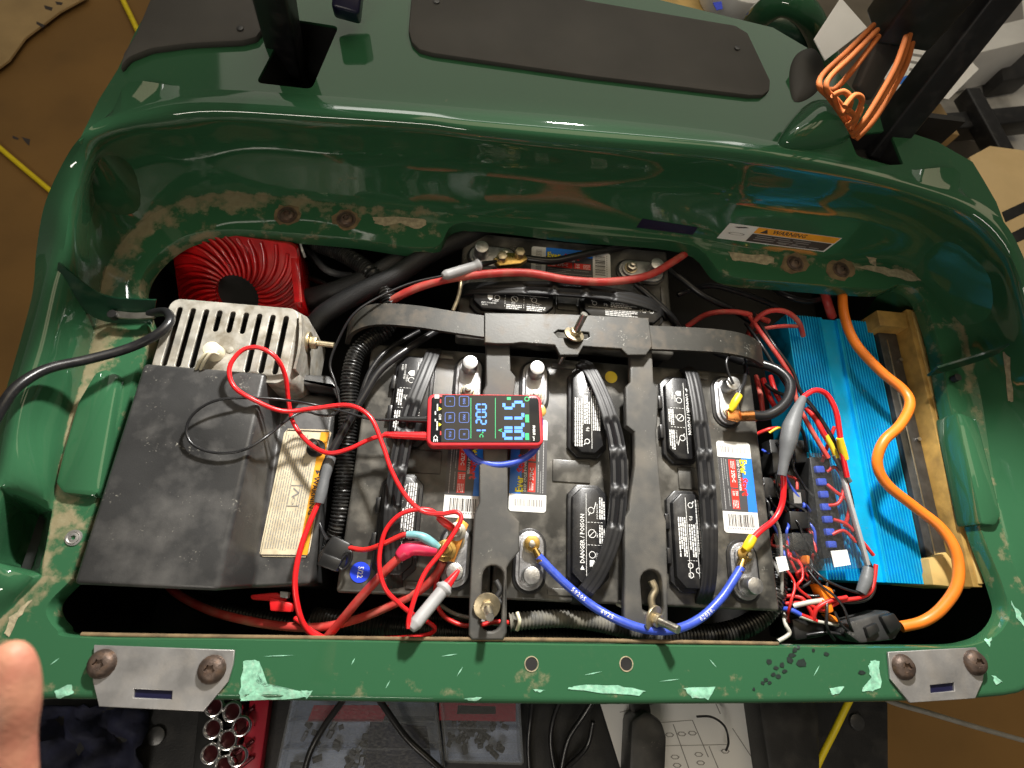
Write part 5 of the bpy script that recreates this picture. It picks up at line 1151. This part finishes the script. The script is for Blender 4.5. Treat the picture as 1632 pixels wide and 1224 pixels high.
o = block('foam_pad', [(1580,40),(1650,30),(1650,120),(1600,128)], -.298, -.24, 'rubber_mat', None, .006); tag(o, 'dark foam pad on the packing sheet next to the white carton', 'foam')
sheet('pale_board', [(1030,-60),(1260,-60),(1260,60),(1200,46),(1130,26),(1040,0)], -.02, .02, 'wood_pale', 'pale wooden board just behind the deck edge', 'board')
bt = thing('white_tub', P(1180, 5, -.02), 'white plastic tub with a blue mark standing on the pale board', 'tub')
c = P(1180, 18, .0); cyl('tub_wall', c.x, c.y + .05, .07, -.02, .03, 'poly_white', bt, True, n=28, bevel=.004); block('blue_mark', [(1136,4),(1150,2),(1152,14),(1142,16)], .030, .0308, 'blue_dot', bt, 0)
gf = thing('green_fender', P(1250, 60, 0), 'dark green curved fender hoop behind the centre deck pad', 'fender')
tube('hoop', PP([(1192,50,.04),(1215,22,.10),(1250,4,.13),(1285,22,.12),(1308,66,.07),(1320,110,.03)]), .020, 'body', gf, seg=14)
dome('fender_skin', [(1190,48),(1225,14),(1280,10),(1310,60),(1300,84),(1250,70)], .05, .035, 'green_dark', gf)
dome('grey_cap', [(1256,120),(1268,88),(1296,80),(1312,110),(1300,150),(1264,165)], ZD - .002, .012, 'mat_grey', body)
# ================================================================== FOOTWELL IN FRONT OF THE RAIL
ZF = -.165
sheet('rubber_mat', [(60,1085),(1415,1085),(1418,1420),(20,1420)], ZF, .012, 'rubber_mat', 'black rubber mat in the footwell below the front rail', 'mat', .002)
for i, (x, y) in enumerate(((250,1172),(1364,1150))):
    c = P(x, y, ZF); o = cyl('mat_stud', c.x, c.y, .011, ZF - .001, ZF + .004, 'dark_metal', None, True, n=14, bevel=.0015); tag(o, ('round metal stud in the rubber mat beside the navy cloth', 'round metal stud in the rubber mat beside the yellow cord')[i], 'stud')
# crumpled navy cloth
q0 = PP([(60,1120),(235,1120),(232,1290),(30,1290)], ZF + .004); Vc, Fcc = [], []; NN = 18
for i in range(NN):
    for j in range(NN):
        a = q0[0].lerp(q0[1], i / (NN - 1)).lerp(q0[3].lerp(q0[2], i / (NN - 1)), j / (NN - 1)); Vc.append(a + Vector((random.uniform(-.003, .003), random.uniform(-.003, .003), .006 + .010 * math.sin(i * .9 + 1.7 * math.sin(j * .6)) + .006 * math.sin(j * 1.1 + i * .35))))
for i in range(NN - 1):
    for j in range(NN - 1): Fcc.append((i * NN + j, (i + 1) * NN + j, (i + 1) * NN + j + 1, i * NN + j + 1))
o = obj('navy_cloth', Vc, Fcc, 'navy', None, smooth=80); sm = o.modifiers.new('solid', 'SOLIDIFY'); sm.thickness = .002; tag(o, 'crumpled dark navy cloth below the corner of the front rail', 'cloth')
sr = thing('socket_rail', P(375, 1180, ZF), 'red socket rail holding chrome sockets in the footwell', 'socket rail')
block('rail', [(398,1112),(430,1112),(406,1290),(372,1290)], ZF, ZF + .018, 'rail_red', sr, .002); block('tray', [(318,1112),(398,1112),(372,1290),(300,1290)], ZF, ZF + .006, 'black', sr, .002)
for x, y in ((340,1127),(369,1135),(338,1162),(362,1180),(334,1202),(356,1222),(384,1158),(378,1206)):
    c = P(x, y, ZF + .03); Vs, Fs = [], []; Kk = 20
    for z, r in ((ZF, .0125), (ZF + .025, .0125), (ZF + .0285, .0119), (ZF + .0302, .0106), (ZF + .0304, .0096), (ZF + .028, .0082), (ZF + .012, .0070)):
        for k in range(Kk): a = 2 * math.pi * k / Kk; Vs.append((c.x + r * math.cos(a), c.y + r * math.sin(a), z))
    for j in range(6):
        for k in range(Kk): Fs.append((j * Kk + k, j * Kk + (k + 1) % Kk, (j + 1) * Kk + (k + 1) % Kk, (j + 1) * Kk + k))
    o = obj('socket', Vs, Fs, 'chrome', None, smooth=40); tag(o, 'chrome socket with a dark red bore standing on the socket rail', 'socket', 'chrome sockets on the rail')
    Vh, Fh = prism_vf(circ(c.x, c.y, .0080, 16), ZF + .004, ZF + .014); obj('bore', Vh, Fh, 'socket_hole', o)
for k in range(4): tube('divider', PP([(376,1150 + k * 26,ZF + .02),(404,1128 + k * 26,ZF + .02)]), .0025, 'socket_hole', sr, seg=8)
def organiser(px, label, rows_, mfill, cardpx=None):
    t = thing('parts_organiser', P(px[0][0], px[0][1], ZF), label, 'organiser'); q = PP(px, ZF + .035)
    ctr = sum(q, Vector()) / 4
    block('tray', px, ZF + .001, ZF + .006, 'tray', t, .001)
    for i in range(4):
        a, b = q[i], q[(i + 1) % 4]; n_ = Vector((-(b - a).y, (b - a).x, 0)).normalized() * .002; V = []
        for z in (ZF + .003, ZF + .036): V += [Vector((p.x, p.y, z)) + s_ for p, s_ in ((a, n_), (b, n_), (b, -n_), (a, -n_))]
        obj('side_wall', V, [(3, 2, 1, 0), (4, 5, 6, 7), (0, 1, 5, 4), (1, 2, 6, 5), (2, 3, 7, 6), (3, 0, 4, 7)], 'clear_plastic', t)
    for k in range(1, rows_):
        a, b = q[0].lerp(q[3], k / rows_), q[1].lerp(q[2], k / rows_); V = [Vector((p.x, p.y + dy, z)) for z in (ZF + .003, ZF + .033) for p, dy in ((a, -.001), (b, -.001), (b, .001), (a, .001))]
        obj('divider', V, [(3, 2, 1, 0), (4, 5, 6, 7), (0, 1, 5, 4), (1, 2, 6, 5), (2, 3, 7, 6), (3, 0, 4, 7)], 'clear_plastic', t)
    V, Fc = [], []
    for k in range(38):
        u_, v_ = random.uniform(.05, .95), random.uniform(.4, .95) ; c = q[0].lerp(q[1], u_).lerp(q[3].lerp(q[2], u_), v_); th = random.random() * 6; ln = random.uniform(.005, .012); d = Vector((math.cos(th), math.sin(th), random.uniform(-.2, .4))) * ln; r = random.uniform(.0022, .0042)
        c.z = ZF + .010 + random.random() * .008; vv, ff = tube_vf([c - d / 2, c, c + d / 2], r, seg=6, sm=1); b0 = len(V); V += vv; Fc += [tuple(i + b0 for i in f_) for f_ in ff]
    o = obj('fasteners', V, Fc, mfill, t, smooth=35); o['kind'] = 'stuff'
    Vl, Fl = prism_vf([tuple(p[:2]) for p in q], ZF + .0365, ZF + .038); obj('lid', Vl, Fl, 'clear_lid', t)
    if cardpx:
        for cpx, m_ in cardpx: block('insert_card', cpx, ZF + .030, ZF + .0312, m_, t, 0)
    return t
organiser([(468,1108),(692,1108),(708,1240),(440,1240)], 'clear plastic parts organiser with red inserts beside the socket rail', 3, 'dark_metal', [([(500,1124),(620,1124),(610,1150),(490,1150)], 'rail_red'), ([(590,1150),(680,1158),(690,1230),(580,1230)], 'navy')])
organiser([(702,1110),(826,1112),(832,1216),(712,1212)], 'smaller clear organiser with black screws and a white paper label', 2, 'black', [([(730,1124),(790,1126),(790,1138),(728,1138)], 'label_white'), ([(700,1118),(822,1120),(822,1150),(700,1148)], 'rail_red')])
for px_, r_, lab in (([(560,1090,-.06),(545,1118,-.09),(515,1160,-.11),(492,1205,-.12),(480,1260,-.13)], 7, 'black cable dropping from the rail onto the larger organiser'), ([(590,1095,-.08),(612,1126,-.10),(648,1176,-.115),(690,1215,-.12),(740,1260,-.13)], 7, 'black cable slanting across the organisers'),
                     ([(850,1100,-.12),(846,1140,-.14),(842,1190,-.15),(846,1250,-.155)], 5, 'thin black cable beside the smaller organiser'), ([(900,1100,-.12),(882,1145,-.14),(878,1190,-.15),(890,1250,-.155)], 5, 'thin black cable looping between organiser and paper'), ([(955,1100,-.12),(930,1140,-.135),(905,1180,-.145),(892,1240,-.155)], 6, 'black cable bending away from the paper edge'), ([(945,1150,-.14),(935,1190,-.15),(905,1222,-.155),(880,1250,-.155)], 5, 'short black cable next to the paper')):
    wire('floor_cable', px_, r_, 'black_wire', lab, 'cable', seg=10)
pp = sheet('paper_sheet', [(950,1100),(1204,1098),(1232,1260),(1000,1260)], ZF + .006, .0008, 'paper', 'white sheet with a printed wiring diagram in the footwell', 'paper')
def pmap(u, v, h): a = P(955,1110,ZF + .006).lerp(P(1206,1110,ZF + .006), u); b = P(992,1240,ZF + .006).lerp(P(1230,1240,ZF + .006), u); return a.lerp(b, v) + Vector((0, 0, .0004 + h))
f = Flat()
for a in ((.2,.35,.55,.30),(.55,.30,.60,.75),(.2,.62,.75,.60),(.42,.35,.46,.98),(.62,.62,.66,.98),(.2,.35,.24,.98),(.35,.08,.72,.05),(.72,.05,.74,.22),(.8,.40,.95,.98),(.1,.2,.35,.08)): f.line(*a, .006, 'grey_print')
for u_, v_ in ((.38,.48),(.46,.47),(.53,.46),(.22,.50),(.38,.75),(.38,.85),(.38,.95),(.54,.72),(.54,.82),(.54,.92),(.72,.68),(.24,.75),(.24,.88)): f.ring(u_, v_, .030, .008, 'grey_print', n=6)
f.build('print', pmap, pp)
tp = thing('tool_pouch', P(1035, 1190, ZF), 'worn black pouch lying on the printed sheet', 'pouch')
block('pouch', [(1006,1148),(1030,1132),(1056,1150),(1064,1175),(1060,1290),(1000,1290)], ZF + .004, ZF + .045, 'cover', tp, .006); block('pouch_loop', [(1008,1118),(1034,1112),(1040,1140),(1012,1146)], ZF + .006, ZF + .03, 'black', tp, .004)
wire('curled_cord', [(1110,1142,-.14),(1135,1143,-.135),(1155,1158,-.135),(1161,1182,-.14),(1157,1196,-.15)], 2.2, 'black_wire', 'thin black cord curled over the printed sheet', 'cord')
cs = thing('black_case', P(1260, 1180, ZF), 'dark textured case standing between the printed sheet and the yellow cord', 'case'); block('shell', [(1206,1100),(1292,1100),(1308,1130),(1312,1300),(1236,1300)], ZF, ZF + .05, 'rubber_mat', cs, .008)
wire('extension_cord', [(1372,1085,-.06),(1352,1120,-.09),(1330,1165,-.11),(1305,1215,-.13),(1285,1265,-.15)], 7, 'yellow_cord', 'bright yellow cord hanging from the rail into the footwell', 'cord', seg=10)
wire('charging_cord', [(1395,1100,-.06),(1420,1118,-.10),(1480,1136,-.14),(1560,1160,-.18),(1660,1188,-.24)], 5, 'grey_wire', 'grey cord trailing out over the cardboard floor', 'cord', seg=10)
# ================================================================== THUMB AT THE EDGE
def along(x, y, dep): return CAM + ray(x, y) * dep
hand = thing('person', along(0, 1300, .22), 'blurred bare thumb reaching into the corner beside the front rail', 'person')
V, Fc = [], []; K = 20
spine = [(14,1022,.0005),(15,1026,.0045),(16,1036,.0078),(16,1056,.0104),(14,1090,.0124),(11,1130,.0128),(8,1165,.0118),(6,1195,.0122),(2,1250,.0140),(-6,1330,.0160),(-20,1430,.020)]
pts = [along(x, y, .235 - .00005 * i) for i, (x, y, r) in enumerate(spine)]
for i, p in enumerate(pts):
    t_ = (pts[min(i + 1, len(pts) - 1)] - pts[max(i - 1, 0)]).normalized(); s_ = t_.cross(rz).normalized(); u_ = s_.cross(t_)
    for k in range(K): a = 2 * math.pi * k / K; V.append(p + s_ * spine[i][2] * math.cos(a) + u_ * spine[i][2] * .82 * math.sin(a))
for i in range(len(pts) - 1):
    for k in range(K): Fc.append((i * K + k, i * K + (k + 1) % K, (i + 1) * K + (k + 1) % K, (i + 1) * K + k))
Fc += [tuple(range(K))[::-1], tuple(range((len(pts) - 1) * K, len(pts) * K))]
o = obj('hand', V, Fc, 'skin', hand, smooth=80); sb = o.modifiers.new('s', 'SUBSURF'); sb.levels = 1; sb.render_levels = 2
